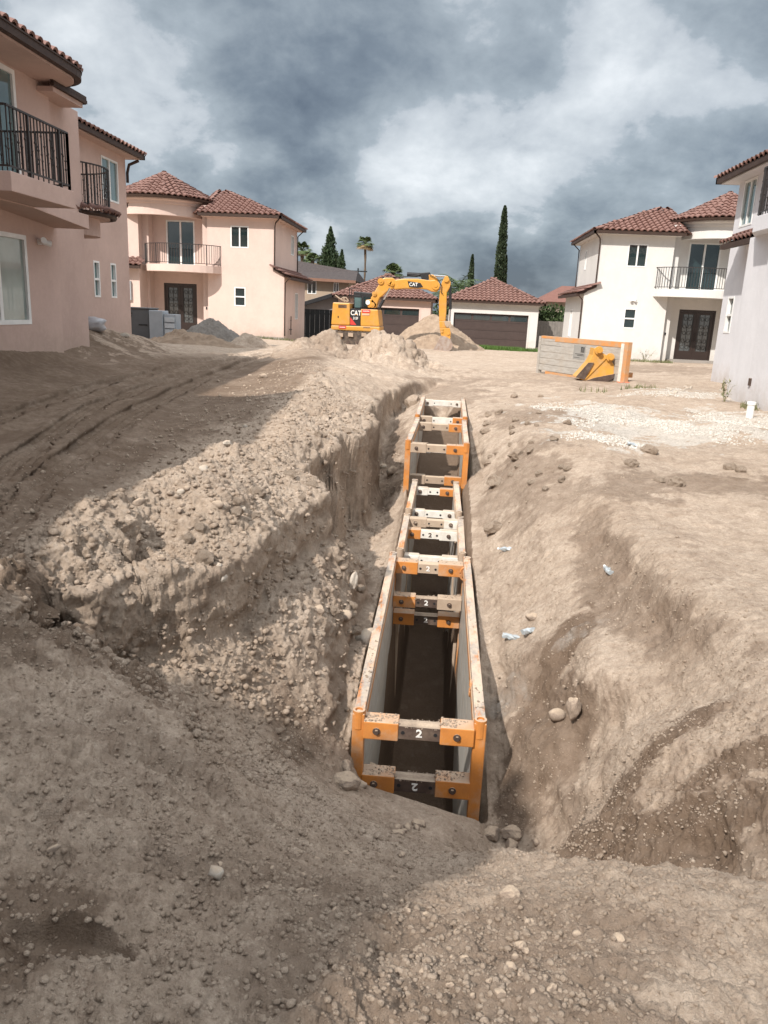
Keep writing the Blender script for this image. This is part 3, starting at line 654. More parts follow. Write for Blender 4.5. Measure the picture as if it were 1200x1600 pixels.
M_STEEL = simple("worn_steel", .6, .4, metal=.3, c0=(.12, .085, .07), c1=(.075, .05, .04), scale=8, fine=60, dust=.35)
M_WPAINT = simple("chipped_white_paint", .6, .3, c0=(.74, .71, .65), c1=(.60, .56, .50), scale=9, fine=50, dust=.4)
M_WTXT = simple("white_lettering", .6, .3, c0=(.80, .78, .74), fine=0)
M_YEL = simple("yellow_paint", .42, .45, c0=(.62, .30, .045), c1=(.54, .26, .045), scale=2, fine=40, dust=.28)
M_BLACK = simple("black_paint", .5, .4, c0=(.02, .02, .022), fine=0)
M_RUB = simple("track_rubber", .8, .3, c0=(.05, .04, .035), c1=(.16, .12, .09), scale=5)
M_REDP = simple("red_decal", .5, .4, c0=(.62, .05, .04), fine=0)
M_CHROME = simple("chrome", .2, .6, metal=1., c0=(.7, .7, .7), fine=0)

# a wall with real openings: wall lies in a vertical plane; P maps (a, z, depth) to the world
def facade(mb, P, a0, a1, z0, z1, holes, depth=.10):
    A = sorted({a0, a1}|{h[0] for h in holes}|{h[1] for h in holes}); Z = sorted({z0, z1}|{h[2] for h in holes}|{h[3] for h in holes})
    for i in range(len(A)-1):
        for j in range(len(Z)-1):
            ca, cz = (A[i]+A[i+1])/2, (Z[j]+Z[j+1])/2
            if ca < a0 or ca > a1 or cz < z0 or cz > z1: continue
            if any(h[0] < ca < h[1] and h[2] < cz < h[3] for h in holes): continue
            mb.add([P(A[i], Z[j], 0), P(A[i+1], Z[j], 0), P(A[i+1], Z[j+1], 0), P(A[i], Z[j+1], 0)], [(0, 1, 2, 3)])
    for h in holes:
        c = [(h[0], h[2]), (h[1], h[2]), (h[1], h[3]), (h[0], h[3])]
        for k in range(4):
            p, q = c[k], c[(k+1) % 4]
            mb.add([P(p[0], p[1], 0), P(q[0], q[1], 0), P(q[0], q[1], depth), P(p[0], p[1], depth)], [(0, 1, 2, 3)])
def pbox(mb, P, a0, a1, z0, z1, d0, d1):
    vs = [P(a, z, d) for d in (d0, d1) for (a, z) in ((a0, z0), (a1, z0), (a1, z1), (a0, z1))]
    mb.add(vs, [(0, 1, 2, 3), (7, 6, 5, 4), (0, 4, 5, 1), (1, 5, 6, 2), (2, 6, 7, 3), (3, 7, 4, 0)])
def window(parent, P, a0, a1, z0, z1, kind='slide', glassm=None, fw=.055, d=.05, name='window'):
    """vinyl frame, meeting rail and panes set in the wall opening"""
    m = MB(); f = fw
    pbox(m, P, a0, a1, z0, z0+f, -.012, d+.05); pbox(m, P, a0, a1, z1-f, z1, -.012, d+.05)
    pbox(m, P, a0, a0+f, z0+f, z1-f, -.012, d+.05); pbox(m, P, a1-f, a1, z0+f, z1-f, -.012, d+.05)
    fr = m.build(name, M_VINYL, parent)
    am, zm = (a0+a1)/2, (z0+z1)/2; r = MB()
    if kind == 'slide':
        pbox(r, P, am-f*.6, am+f*.6, z0+f, z1-f, .0, d+.03); panes = [(a0+f, am-f*.6, z0+f, z1-f), (am+f*.6, a1-f, z0+f, z1-f)]
    else:
        pbox(r, P, a0+f, a1-f, zm-f*.6, zm+f*.6, .0, d+.03); panes = [(a0+f, a1-f, z0+f, zm-f*.6), (a0+f, a1-f, zm+f*.6, z1-f)]
    r.build('sash_bar', M_VINYL, fr)
    for q in panes:
        g = MB(); pbox(g, P, *q, d+.0, d+.015); g.build('pane', glassm or M_GLASS, fr)
    return fr

# ---- clay roof tiles
def tile_mesh(w=.29, L=.46, name='tile'):
    prof = [(-.145, .0), (-.115, .052), (-.055, .085), (.01, .078), (.06, .045), (.085, .012), (.145, .0)]
    vs = []; 
    for y, k, dz in ((0, 1.0, .050), (L, .9, .002)):
        for x, z in prof: vs.append((x*w/.29*(k if z else 1), y, z*k+dz))
    n = len(prof); fs = [(i, i+1, n+i+1, n+i) for i in range(n-1)]
    for x, z in prof: vs.append((x*w/.29*.93, .012, max(z-.022, -.01)+.022))
    fs += [(i+1, i, 2*n+i, 2*n+i+1) for i in range(n-1)]
    me = bpy.data.meshes.new(name); me.from_pydata(vs, [], fs); me.materials.append(M_TILE)
    me.polygons.foreach_set('use_smooth', [i < n-1 for i in range(len(me.polygons))])
    return me, vs, fs
TILE, TV, TF = tile_mesh()
def cap_mesh(L=.42):
    vs = []; n = 7
    for y, r, dz in ((0, .115, .03), (L, .092, .0)):
        for i in range(n): t = PI*i/(n-1); vs.append((r*math.cos(t), y, r*.8*math.sin(t)+dz))
    for i in range(n): t = PI*i/(n-1); vs.append((.09*math.cos(t), .01, .07*math.sin(t)+.03))
    fs = [(i+1, i, n+i, n+i+1) for i in range(n-1)]+[(i, i+1, 2*n+i+1, 2*n+i) for i in range(n-1)]
    me = bpy.data.meshes.new('ridge_tile'); me.from_pydata(vs, [], fs); me.materials.append(M_TILE); me.polygons.foreach_set('use_smooth', [i < n-1 for i in range(len(me.polygons))])
    return me, vs, fs
CAP, CV, CF = cap_mesh()
def face_tiles(poly, row=.37, col=.285, over=.04):
    """poly: 3D outline of a roof plane, poly[0]->poly[1] is the eave. Returns tile matrices"""
    P = [Vector(p) for p in poly]; e = (P[1]-P[0]).normalized(); nrm = Vector((0, 0, 0))
    for i in range(1, len(P)-1): nrm += (P[i]-P[0]).cross(P[i+1]-P[0])
    nrm.normalize()
    if nrm.z < 0: nrm = -nrm
    up = nrm.cross(e)
    if up.z < 0: up = -up
    x = up.cross(nrm)
    q = [((p-P[0]).dot(x), (p-P[0]).dot(up)) for p in P]
    smax = max(a[1] for a in q); res = []
    s = -over
    while s < smax:
        c = max(.02, s+.12)
        xs = []
        for i in range(len(q)):
            a, b = q[i], q[(i+1) % len(q)]
            if (a[1]-c)*(b[1]-c) < 0: xs.append(a[0]+(b[0]-a[0])*(c-a[1])/(b[1]-a[1]))
        if len(xs) >= 2:
            x0, x1 = min(xs), max(xs); n0 = math.ceil((x0-.02)/col); t = n0*col
            while t < x1+.02:
                if x1-x0 > .05:
                    o = P[0]+x*t+up*s+nrm*(.012+random.uniform(0, .006))
                    M = Matrix((x, up, nrm)).transposed().to_4x4()
                    M = Matrix.Translation(o) @ M @ Matrix.Rotation(random.uniform(-.02, .02), 4, 'Z')
                    res.append(M)
                t += col
        s += row
    return res
def ridge_caps(p0, p1, step=.36):
    p0, p1 = Vector(p0), Vector(p1); d = p1-p0; L = d.length; d.normalize()
    r = d.cross(Vector((0, 0, 1))).normalized(); u = r.cross(d); res = []; s = -.05
    while s < L-.1:
        res.append(Matrix.Translation(p0+d*s+u*.03) @ Matrix((r, d, u)).transposed().to_4x4()); s += step
    return res
def lay_tiles(roof, mats, caps, limit=260):
    """nearest tiles as single parts of the roof, the rest joined"""
    cam = Vector((0, 0, EYE)); allt = [(M, 0) for M in mats]+[(M, 1) for M in caps]
    def vis(M):
        p = M.translation; nrm = M.to_3x3() @ Vector((0, 0, 1)); v = (cam-p)
        inside = pr_in(p)
        return (0 if (nrm.dot(v) > -.05*v.length and inside) else 1000)+v.length
    allt.sort(key=lambda t: vis(t[0]))
    inv = wm(roof).inverted()
    for M, k in allt[:limit]:
        o = bpy.data.objects.new('ridge_tile' if k else 'tile', CAP if k else TILE); C.objects.link(o); o.parent = roof; o.matrix_basis = inv @ M
    rest = allt[limit:]
    if rest:
        mb = MB()
        for M, k in rest: mb.add([M @ Vector(v) for v in (CV if k else TV)], CF if k else TF)
        o = mb.build('tiles', M_TILE, roof, fix=False); stuff(o)
def pr_in(p):
    c = CM.T @ (np.array(p)-np.array([0, 0, EYE]))
    if c[2] >= 0: return False
    u, v = 600+1200*c[0]/-c[2], 800-1200*c[1]/-c[2]
    return -20 < u < 1220 and -20 < v < 1620
def hip_roof(parent, x0, x1, y0, y1, ze, pitch=.40, over=.42, limit=260, rname='roof', gut=True, cut=None, soffit=None):
    """hipped roof over a rectangle; eaves overhang; returns the roof part"""
    X0, X1, Y0, Y1 = x0-over, x1+over, y0-over, y1+over; w, d = X1-X0, Y1-Y0; h = min(w, d)/2*pitch; k = min(w, d)/2
    if w >= d: r0, r1 = (X0+k, (Y0+Y1)/2, ze+h), (X1-k, (Y0+Y1)/2, ze+h)
    else: r0, r1 = ((X0+X1)/2, Y0+k, ze+h), ((X0+X1)/2, Y1-k, ze+h)
    a, b, c, e = (X0, Y0, ze), (X1, Y0, ze), (X1, Y1, ze), (X0, Y1, ze)
    if cut is not None and cut < (x0+x1)/2: a = (cut, Y0, ze)
    if cut is not None and cut > (x0+x1)/2: b = (cut, Y0, ze)
    if w >= d: faces = [[a, b, r1, r0], [c, e, r0, r1], [b, c, r1], [e, a, r0]]; hips = [(a, r0), (e, r0), (b, r1), (c, r1)]
    else: faces = [[b, c, r1, r0], [e, a, r0, r1], [a, b, r0], [c, e, r1]]; hips = [(a, r0), (b, r0), (c, r1), (e, r1)]
    m = MB()
    for f in faces: m.add(f, [tuple(range(len(f)))])
    m.add([a, b, c, e], [(3, 2, 1, 0)])
    roof = m.build(rname, M_DECK, parent)
    mats = []
    for f in faces: mats += face_tiles(f)
    caps = []
    for p, q in hips: caps += ridge_caps(p, q)
    if (Vector(r1)-Vector(r0)).length > .3: caps += ridge_caps(r0, r1)
    lay_tiles(roof, mats, caps, limit)
    s = MB(); s.box(max(X0, a[0])+.1, min(X1, b[0])-.1, Y0+.1, Y1-.1, ze-.13, ze-.004); s.build('soffit', soffit or M_CREAM, parent)
    if gut:
        g = MB()
        for p, q in ((a, b), (b, c), (c, e), (e, a)):
            if cut is not None and abs((Vector(q)-Vector(p)).x) > .01 and abs((Vector(q)-Vector(p)).y) > .01: continue
            p, q = Vector(p), Vector(q); dd = (q-p).normalized(); o = Vector((dd.y, -dd.x, 0))*-.02
            g.beam(p+o+Vector((0, 0, -.055))-dd*.03, q+o+Vector((0, 0, -.055))+dd*.03, .10, .12); g.beam(p+o*2+Vector((0, 0, .012))-dd*.04, q+o*2+Vector((0, 0, .012))+dd*.04, .14, .025)
        g.build('gutter', M_GUTTER, parent)
    return roof
def cone_roof(parent, cx, cy, rad, ze, h, n=12, a0=0., limit=200, name='tower_roof'):
    m = MB(); pts = [(cx+rad*math.cos(a0+2*PI*i/n), cy+rad*math.sin(a0+2*PI*i/n), ze) for i in range(n)]; ap = (cx, cy, ze+h)
    m.add(pts+[ap], [(i, (i+1) % n, n) for i in range(n)]+[tuple(reversed(range(n)))])
    roof = m.build(name, M_DECK, parent); mats, caps = [], []
    for i in range(n):
        mats += face_tiles([pts[i], pts[(i+1) % n], ap]); caps += ridge_caps(pts[i], ap) if i % 2 == 0 else []
    lay_tiles(roof, mats, caps, limit)
    f = MB(); f.lathe((cx, cy, ze-.5), [(rad-.25, .46), (rad-.25, .40), (rad+.02, .40), (rad+.05, .50), (rad-.02, .50)], 48); f.build('gutter', M_GUTTER, parent, smooth=False)
    k = MB()
    k.lathe((cx, cy, ze+h), [(.16, -.05), (.15, .03), (.07, .10), (0.001, .11)], 12); k.build('finial', M_CREAM, parent, smooth=True)
    return roof
def shed_roof(parent, poly, name='skirt_roof', limit=120, thick=.10):
    """small mono-pitch roof; poly[0]->poly[1] its eave"""
    P = [Vector(p) for p in poly]; m = MB(); n = len(P); vs = P+[p-Vector((0, 0, thick)) for p in P]
    m.add(vs, [tuple(range(n)), tuple(reversed(range(n, 2*n)))]+[(i, n+i, n+(i+1) % n, (i+1) % n) for i in range(n)])
    roof = m.build(name, M_GUTTER, parent); mats = face_tiles(poly, over=.03)
    lay_tiles(roof, mats, [], limit)
    g = MB(); dd = (P[1]-P[0]).normalized(); g.beam(P[0]-Vector((0, 0, thick*.7))-dd*.02, P[1]-Vector((0, 0, thick*.7))+dd*.02, .13, .13); g.build('gutter', M_GUTTER, roof)
    return roof
def railing(parent, pts, zb, h=1.0, step=.115, knuckle=True, every=6, name='railing', r=.009):
    """wrought iron railing along a plan path"""
    pts = [Vector((p[0], p[1])) for p in pts]; m = MB()
    top = [(p.x, p.y, zb+h) for p in pts]; bot = [(p.x, p.y, zb+.09) for p in pts]; mid = [(p.x, p.y, zb+h-.16) for p in pts]
    for i in range(len(bot)-1): m.beam(bot[i], bot[i+1], .03, .028)
    rail = m.build(name, M_IRON, parent); m = MB()
    for i in range(len(top)-1): m.beam(top[i], top[i+1], .045, .03)
    m.build('handrail', M_IRON, rail)
    bal = []; posts = []; s = 0; seg = [(pts[i], pts[i+1]) for i in range(len(pts)-1)]; tot = sum((b-a).length for a, b in seg); k = 0
    n = max(2, int(tot/step))
    for k in range(n+1):
        d = tot*k/n; acc = 0
        for a, b in seg:
            L = (b-a).length
            if d <= acc+L+1e-6: p = a+(b-a)*((d-acc)/L); break
            acc += L
        (posts if (k % 10 == 0 or k == n) else bal).append((p, k))
    for p, k in posts:
        q = MB(); q.box(p.x-.02, p.x+.02, p.y-.02, p.y+.02, zb-.02, zb+h+.01); q.build('rail_post', M_IRON, rail)
    for p, k in bal:
        q = MB(); q.box(p.x-r, p.x+r, p.y-r, p.y+r, zb+.09, zb+h-.012)
        if knuckle:
            zs = [(.45, .75), (.6,), (.35, .5)][k % 3]
            for z in zs: q.lathe((p.x, p.y, zb+z*h), [(.009, -.035), (.024, 0), (.009, .035)], 6)
        q.build('baluster', M_IRON, rail)
    return rail
def downspout(parent, pts, r=.035, name='downspout'):
    m = MB(); m.tube(pts, r, 6); return m.build(name, M_GUTTER, parent)

# ------------------------------------------------------------------ the two matching houses that face the camera
def corner_house(name, label, cx, Y0, zb, s, wallm, trim, lite):
    """cx: middle of the front door, s: +1 when the main block lies to the right of it"""
    h = thing(name, label, 'house', (cx, Y0, zb))
    def X(u): return cx+s*u
    def PF(y0):      # facing the camera
        return lambda a, z, d: (X(a), Y0+y0+d, zb+z)
    def PS(u0, sg):  # facing along the street side, outward = sg*s
        return lambda a, z, d: (X(u0)-sg*s*d, Y0+a, zb+z)
    w = MB()
    UE, LE, DP = 5.2, 5.75, 6.1
    win_up, win_lo = (3.0, 3.92, 4.32, 5.36), (3.18, 3.76, 1.48, 2.42)
    facade(w, PF(0), 1.80, UE, -.25, 5.80, [win_up, win_lo])
    facade(w, PF(0), UE, LE, -.25, 3.02, [])
    w.add([(X(UE), Y0, zb+3.02), (X(LE), Y0, zb+3.02), (X(UE), Y0, zb+3.42)], [(0, 1, 2)])
    sw_up, sw_lo = ((4.35, 5.15, 4.35, 5.4) if s > 0 else (3.6, 4.1, 4.3, 5.3)), (2.9, 3.7, .9, 2.3)
    facade(w, PS(UE, 1), 0, DP, 3.02, 5.80, [sw_up]); facade(w, PS(LE, 1), 0, DP-.3, -.25, 3.02, [sw_lo])
    w.add([(X(UE), Y0+DP, zb-.25), (X(1.8), Y0+DP, zb-.25), (X(1.8), Y0+DP, zb+5.8), (X(UE), Y0+DP, zb+5.8)], [(0, 1, 2, 3)])
    w.add([(X(LE), Y0+DP-.3, zb-.25), (X(UE), Y0+DP-.3, zb-.25), (X(UE), Y0+DP-.3, zb+3.4), (X(LE), Y0+DP-.3, zb+3.02)], [(0, 1, 2, 3)])
    # recessed entrance wall under the tower
    door = (-.88, .88, .10, 2.50); slider = (-.68, .82, 3.40, 5.62)
    facade(w, PF(1.05), -1.40, 1.45, -.25, 6.3, [door, slider])
    for u0, u1, y0, y1 in ((1.45, 1.80, .35, 1.05), (-1.75, -1.40, .45, 1.05)):
        w.box(X(u0), X(u1), Y0+y0, Y0+y1+.2, zb-.25, zb+6.3)
    # left wing
    facade(w, PF(.0), -6.8, -1.75, 3.3, 6.1, [(-5.2, -4.0, 4.1, 5.4)]); facade(w, PF(-.55), -6.8, -1.55, -.25, 3.35, [(-5.4, -3.8, 1.0, 2.5)])
    w.add([(X(-1.55), Y0-.55, zb-.25), (X(-1.55), Y0+1.05, zb-.25), (X(-1.55), Y0+1.05, zb+3.35), (X(-1.55), Y0-.55, zb+3.35)], [(0, 1, 2, 3)])
    w.add([(X(-1.75), Y0, zb+3.3), (X(-1.75), Y0+1.05, zb+3.3), (X(-1.75), Y0+1.05, zb+6.1), (X(-1.75), Y0, zb+6.1)], [(0, 1, 2, 3)])
    w.add([(X(-6.8), Y0-.55, zb-.25), (X(-6.8), Y0+DP, zb-.25), (X(-6.8), Y0+DP, zb+6.1), (X(-6.8), Y0-.55, zb+6.1)], [(0, 1, 2, 3)])
    w.add([(X(-6.8), Y0+DP, zb-.25), (X(1.8), Y0+DP, zb-.25), (X(1.8), Y0+DP, zb+6.1), (X(-6.8), Y0+DP, zb+6.1)], [(0, 1, 2, 3)])
    wall = w.build('wall', wallm, h, fix=False)
    f = MB(); f.box(X(1.82), X(LE)-s*.02, Y0-.02, Y0+DP-.4, zb-.5, zb+.02); f.build('footing', M_FOUND, h)
    st = MB(); st.box(X(-1.2), X(1.3), Y0+.1, Y0+1.04, zb-.3, zb+.10); st.build('door_step', M_FOUND, h)
    # tower drum and its stepped frieze
    tcx, tcy, TR = X(-.95), Y0+1.75, 2.38
    d = MB(); d.lathe((tcx, tcy, zb), [(TR-.32, 5.70), (TR, 5.70), (TR, 6.22), (TR+.07, 6.24), (TR+.07, 6.36), (TR+.20, 6.40), (TR+.20, 6.50), (.3, 6.50)], 56); d.lathe((tcx, tcy, zb), [(TR-.32, 5.70), (TR-.32, 6.45)], 56)
    d.build('tower_frieze', trim, h, smooth=False)
    cone_roof(h, tcx, tcy, 2.80, zb+6.56, 1.36, 14, .1, limit=150)
    # balcony
    bm = []; nseg = 14
    for i in range(nseg+1):
        t = i/nseg; u = -1.45+t*(2.52+1.45); y = -1.15*math.sin(PI*t)**.55 if 0 < t < 1 else 0.0; bm.append((X(u), Y0+y))
    b = MB(); poly = bm+[(X(2.52), Y0+.02), (X(1.46), Y0+1.04), (X(-1.39), Y0+1.04), (X(-1.45), Y0+.02)]
    b.prism([(p[0], p[1]) for p in poly[:nseg+1]]+[(X(1.79), Y0+.33), (X(1.44), Y0+1.04), (X(-1.39), Y0+1.04)], 'z', zb+3.02, zb+3.36)
    bal = b.build('balcony', trim, h)
    railing(bal, [(p[0], p[1]+.06) for p in bm], zb+3.36, .98, .13, False, r=.010)
    # windows and doors
    window(h, PF(0), *win_up, 'slide', M_GLASS); window(h, PF(0), *win_lo, 'hung', M_GLASS)
    window(h, PS(UE, 1), *sw_up, 'slide', M_GLASS); window(h, PS(LE, 1), *sw_lo, 'slide', M_GLASS)
    window(h, PF(1.05), *slider, 'slide', M_GLASS, fw=.07, name='sliding_door'); window(h, PF(0), -5.2, -4.0, 4.1, 5.4, 'slide', M_GLASS); window(h, PF(-.55), -5.4, -3.8, 1.0, 2.5, 'slide', M_GLASS)
    P = PF(1.05)
    fr = MB(); pbox(fr, P, door[0], door[0]+.08, door[2], door[3], 0, .1); pbox(fr, P, door[1]-.08, door[1], door[2], door[3], 0, .1); pbox(fr, P, door[0]+.08, door[1]-.08, door[3]-.08, door[3], 0, .1)
    fr.build('door_frame', M_DOOR, h)
    for k in (0, 1):
        a0 = door[0]+.08+k*.80; a1 = a0+.795; L = MB(); z0, z1 = door[2], door[3]-.085
        for q in ((a0, a1, z0, z0+.42), (a0, a1, z1-.14, z1), (a0, a0+.13, z0+.42, z1-.14), (a1-.13, a1, z0+.42, z1-.14)): pbox(L, P, *q, .035, .085)
        leaf = L.build('door_leaf', M_DOOR, h)
        g = MB(); pbox(g, P, a0+.13, a1-.13, z0+.42, z1-.14, .07, .075); g.build('door_pane', M_DGLASS, leaf)
        sc = MB(); am = (a0+a1)/2; zz = z0+.42
        def scroll(ca, cz, rr, t0, turns, sg):
            pts = [P(ca+sg*rr*(1-.62*t)*math.cos(t0+t*turns*2*PI), cz+rr*(1-.62*t)*math.sin(t0+t*turns*2*PI), .055) for t in np.linspace(0, 1, 14)]
            sc.tube(pts, .009, 4)
        for j in range(5):
            for sg in (-1, 1):
                scroll(am+sg*.12, zz+.17+j*.34, .12, PI*(j % 2), 1.15, sg)
        for sg in (-1, 0, 1): sc.tube([P(am+sg*.235, zz, .05), P(am+sg*.235, z1-.14, .05)], .008, 4)
        sc.build('scrollwork', M_IRON, leaf)
        hd = MB(); ah = a1-.05 if k == 0 else a0+.05; hd.tube([P(ah, z0+.9, .03), P(ah, z0+.9, -.04), P(ah, z0+1.3, -.04), P(ah, z0+1.3, .03)], .012, 6); hd.build('handle', M_IRON, leaf)
    # roofs
    xa, xb = sorted((X(-.2), X(UE)))
    hip_roof(h, *sorted((X(-1.6), X(UE))), Y0, Y0+DP, zb+5.86, .40, .42, limit=190, cut=X(1.48), soffit=trim)
    xa, xb = sorted((X(-6.8), X(-1.75)))
    hip_roof(h, xa, xb, Y0, Y0+DP, zb+6.12, .36, .30, limit=60, rname='wing_roof', soffit=trim)
    # mono-pitch skirt over the ground floor side
    if s > 0: poly = [(X(LE)+.32, Y0-.12, zb+3.02), (X(LE)+.32, Y0+DP+.1, zb+3.02), (X(UE)+.01, Y0+DP+.1, zb+3.42), (X(UE)+.01, Y0-.12, zb+3.42)]
    else: poly = [(X(LE)-.32, Y0+DP+.1, zb+3.02), (X(LE)-.32, Y0-.12, zb+3.02), (X(UE)-.01, Y0-.12, zb+3.42), (X(UE)-.01, Y0+DP+.1, zb+3.42)]
    shed_roof(h, poly, 'side_roof', 60)
    x0, x1 = sorted((X(-6.9), X(-1.35)))
    shed_roof(h, [(x0, Y0-1.0, zb+3.22), (x1, Y0-1.0, zb+3.22), (x1-.25, Y0-.0, zb+3.62), (x0, Y0-.0, zb+3.62)], 'skirt_roof', 60)
    q = X(UE)+s*.06; zz = zb+5.75
    downspout(h, [(X(UE)+s*.36, Y0-.36, zz), (X(UE)+s*.1, Y0-.1, zz-.2), (q, Y0-.05, zz-.4), (q, Y0-.05, zb+3.5)])
    downspout(h, [(X(LE)+s*.28, Y0-.12, zb+2.95), (X(LE)+s*.06, Y0-.06, zb+2.72), (X(LE)+s*.06, Y0-.06, zb+.1)])
    downspout(h, [(X(UE)+s*.38, Y0+DP-.1, zz), (X(UE)+s*.08, Y0+DP-.2, zz-.3), (X(UE)+s*.08, Y0+DP-.2, zb+3.5)])
    bell = MB(); pbox(bell, PF(.35), 1.58, 1.64, 1.25, 1.37, -.03, .0); bell.build('doorbell', M_BLACK, h)
    return h, X
pink, XP = corner_house('pink_house', 'pink two storey house with round tiled tower, facing the trench behind the excavator', -14.1, 40.0, .42, 1, M_PINK, M_PINK, M_CREAM)
white, XW = corner_house('white_house', 'bright white two storey house with round tiled tower and dark double door', 12.2, 39.0, .2, -1, M_WHITE, M_WHITE, M_CREAM)
ep = MB(); ep.box(-16.55, -16.08, 39.33, 39.46, 1.95, 2.9); e_ = ep.build('electric_panel', simple("panel_grey", .5, .4, c0=(.42, .44, .46), fine=0), pink, bevel=.01)
mt = MB(); mt.cyl((-16.31, 39.27, 2.62), (-16.31, 39.33, 2.62), .07, n=12); mt.build('meter', M_GLASS, e_)
rp = MB(); rp.tube([(-8.24, 41.3, .55), (-8.24, 41.3, 1.5)], .025, 6); rp.tube([(-8.24, 41.0, .82), (-8.24, 41.5, .82)], .03, 6); rp.tube([(-8.24, 41.22, 1.3), (-8.24, 41.38, 1.3)], .03, 6); rp.build('gas_riser', M_IRON, pink)
fl = MB(); fl.cyl((8.75, 38.99, 3.0), (8.68, 38.86, 3.02), .05, .07); fl.cyl((8.82, 38.99, 3.0), (8.92, 38.88, 2.98), .05, .07); fl.build('floodlight', M_VINYL, white)

# ------------------------------------------------------------------ garages
def garage(name, label, x0, x1, Y, zb, zt, dx0, dx1, wallm, depth=6.2, dz=2.1):
    g = thing(name, label, 'garage', ((x0+x1)/2, Y, zb)); w = MB()
    P = lambda a, z, d: (a, Y+d, zb+z)
    facade(w, P, x0, x1, -.2, zt-zb, [(dx0, dx1, 0.0, dz)], .18)
    for q in (x0, x1): w.add([(q, Y, zb-.2), (q, Y+depth, zb-.2), (q, Y+depth, zt), (q, Y, zt)], [(0, 1, 2, 3)])
    w.add([(x0, Y+depth, zb-.2), (x1, Y+depth, zb-.2), (x1, Y+depth, zt), (x0, Y+depth, zt)], [(0, 1, 2, 3)])
    w.build('wall', wallm, g, fix=False)
    dr = MB(); pbox(dr, P, dx0, dx1, 0, dz, .165, .2); door = dr.build('garage_door', M_GDOOR, g)
    nrow, ncol = 4, 4; hh = dz/nrow; ww = (dx1-dx0)/ncol
    for r in range(nrow):
        rb = MB(); pbox(rb, P, dx0+.01, dx1-.01, r*hh+.008, (r+1)*hh-.008, .135, .17); 
        o = rb.build('door_panel', M_GDOOR, door, bevel=.008)
    for r in range(nrow):
        for c in range(ncol):
            a0 = dx0+c*ww+.07; pn = MB()
            if r == nrow-1:
                pbox(pn, P, a0, a0+ww-.14, r*hh+.12, (r+1)*hh-.10, .124, .14); pn.build('pane', M_GLASS, door)
            else:
                for k in range(2):
                    pbox(pn, P, a0+k*(ww-.14)/2+.02, a0+(k+1)*(ww-.14)/2-.02, r*hh+.09, (r+1)*hh-.09, .128, .14)
                pn.build('raised_panel', M_GDOOR, door)
    t = MB(); f = .09
    pbox(t, P, dx0-f, dx0, 0, dz+f, -.02, .02); pbox(t, P, dx1, dx1+f, 0, dz+f, -.02, .02); pbox(t, P, dx0, dx1, dz, dz+f, -.02, .02); t.build('door_trim', wallm, g)
    hip_roof(g, x0, x1, Y, Y+depth, zt+.06, .46, .34, limit=280, soffit=wallm)
    return g
garage('white_garage', 'white garage with wide brown sectional door and hipped tile roof', .05, 5.72, 51.0, 0.0, 2.78, .38, 5.12, M_WHITE)
garage('pink_garage', 'pink garage half hidden behind the orange excavator and dirt pile', -7.1, -1.12, 51.0, 0.1, 2.74, -6.5, -1.85, M_PINK)

# ------------------------------------------------------------------ near left house, front wall along the trench
LH = thing('rose_house', 'near rose stucco house with iron balconies along the left edge', 'house', (-9.5, 17.0, .8))
def PX(x0, sg):    # wall in the plane X=x0, outward sg
    return lambda a, z, d: (x0-sg*d, a, z)
def PY(y0):
    return lambda a, z, d: (a, y0+d, z)
w = MB()
big = (14.0, 16.15, 1.40, 3.18); ups = (13.0, 16.15, 4.0, 6.25)
facade(w, PX(-8.8, 1), 5.0, 17.5, .2, 6.55, [big, ups, (9.0, 10.6, 1.4, 3.1), (8.6, 10.4, 4.3, 6.0)])
facade(w, PX(-8.95, 1), 17.5, 19.15, .2, 6.2, [])
w.add([(-8.8, 17.5, .2), (-8.95, 17.5, .2), (-8.95, 17.5, 6.55), (-8.8, 17.5, 6.55)], [(0, 1, 2, 3)])
w.add([(-8.95, 19.15, .2), (-10.8, 19.15, .2), (-10.8, 19.15, 6.2), (-8.95, 19.15, 6.2)], [(0, 1, 2, 3)])
s1, s2, s3 = (23.62, 24.04, 2.02, 3.09), (24.84, 25.26, 2.02, 3.09), (24.5, 25.72, 4.95, 6.2)
facade(w, PX(-10.8, 1), 19.15, 26.35, .2, 6.50, [s1, s2, s3], .12)
w.add([(-10.8, 26.35, .2), (-16, 26.35, .2), (-16, 26.35, 6.5), (-10.8, 26.35, 6.5)], [(0, 1, 2, 3)])
w.add([(-8.8, 5.0, .2), (-16, 5.0, .2), (-16, 5.0, 6.5), (-8.8, 5.0, 6.5)], [(0, 1, 2, 3)])
w.add([(-16, 5.0, .2), (-16, 26.35, .2), (-16, 26.35, 6.5), (-16, 5, 6.5)], [(0, 1, 2, 3)])
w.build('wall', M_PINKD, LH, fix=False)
for q in (s1, s2): window(LH, PX(-10.8, 1), *q, 'hung', M_GLASS3, d=.07)
window(LH, PX(-10.8, 1), *s3, 'slide', M_GLASS3, d=.04)
window(LH, PX(-8.8, 1), *big, 'slide', M_GLASS2, fw=.09, d=.04, name='large_window'); window(LH, PX(-8.8, 1), *ups, 'slide', M_GLASS3, fw=.09, d=.04, name='sliding_door')
window(LH, PX(-8.8, 1), 9.0, 10.6, 1.4, 3.1, 'slide', M_GLASS3); window(LH, PX(-8.8, 1), 8.6, 10.4, 4.3, 6.0, 'slide', M_GLASS3)
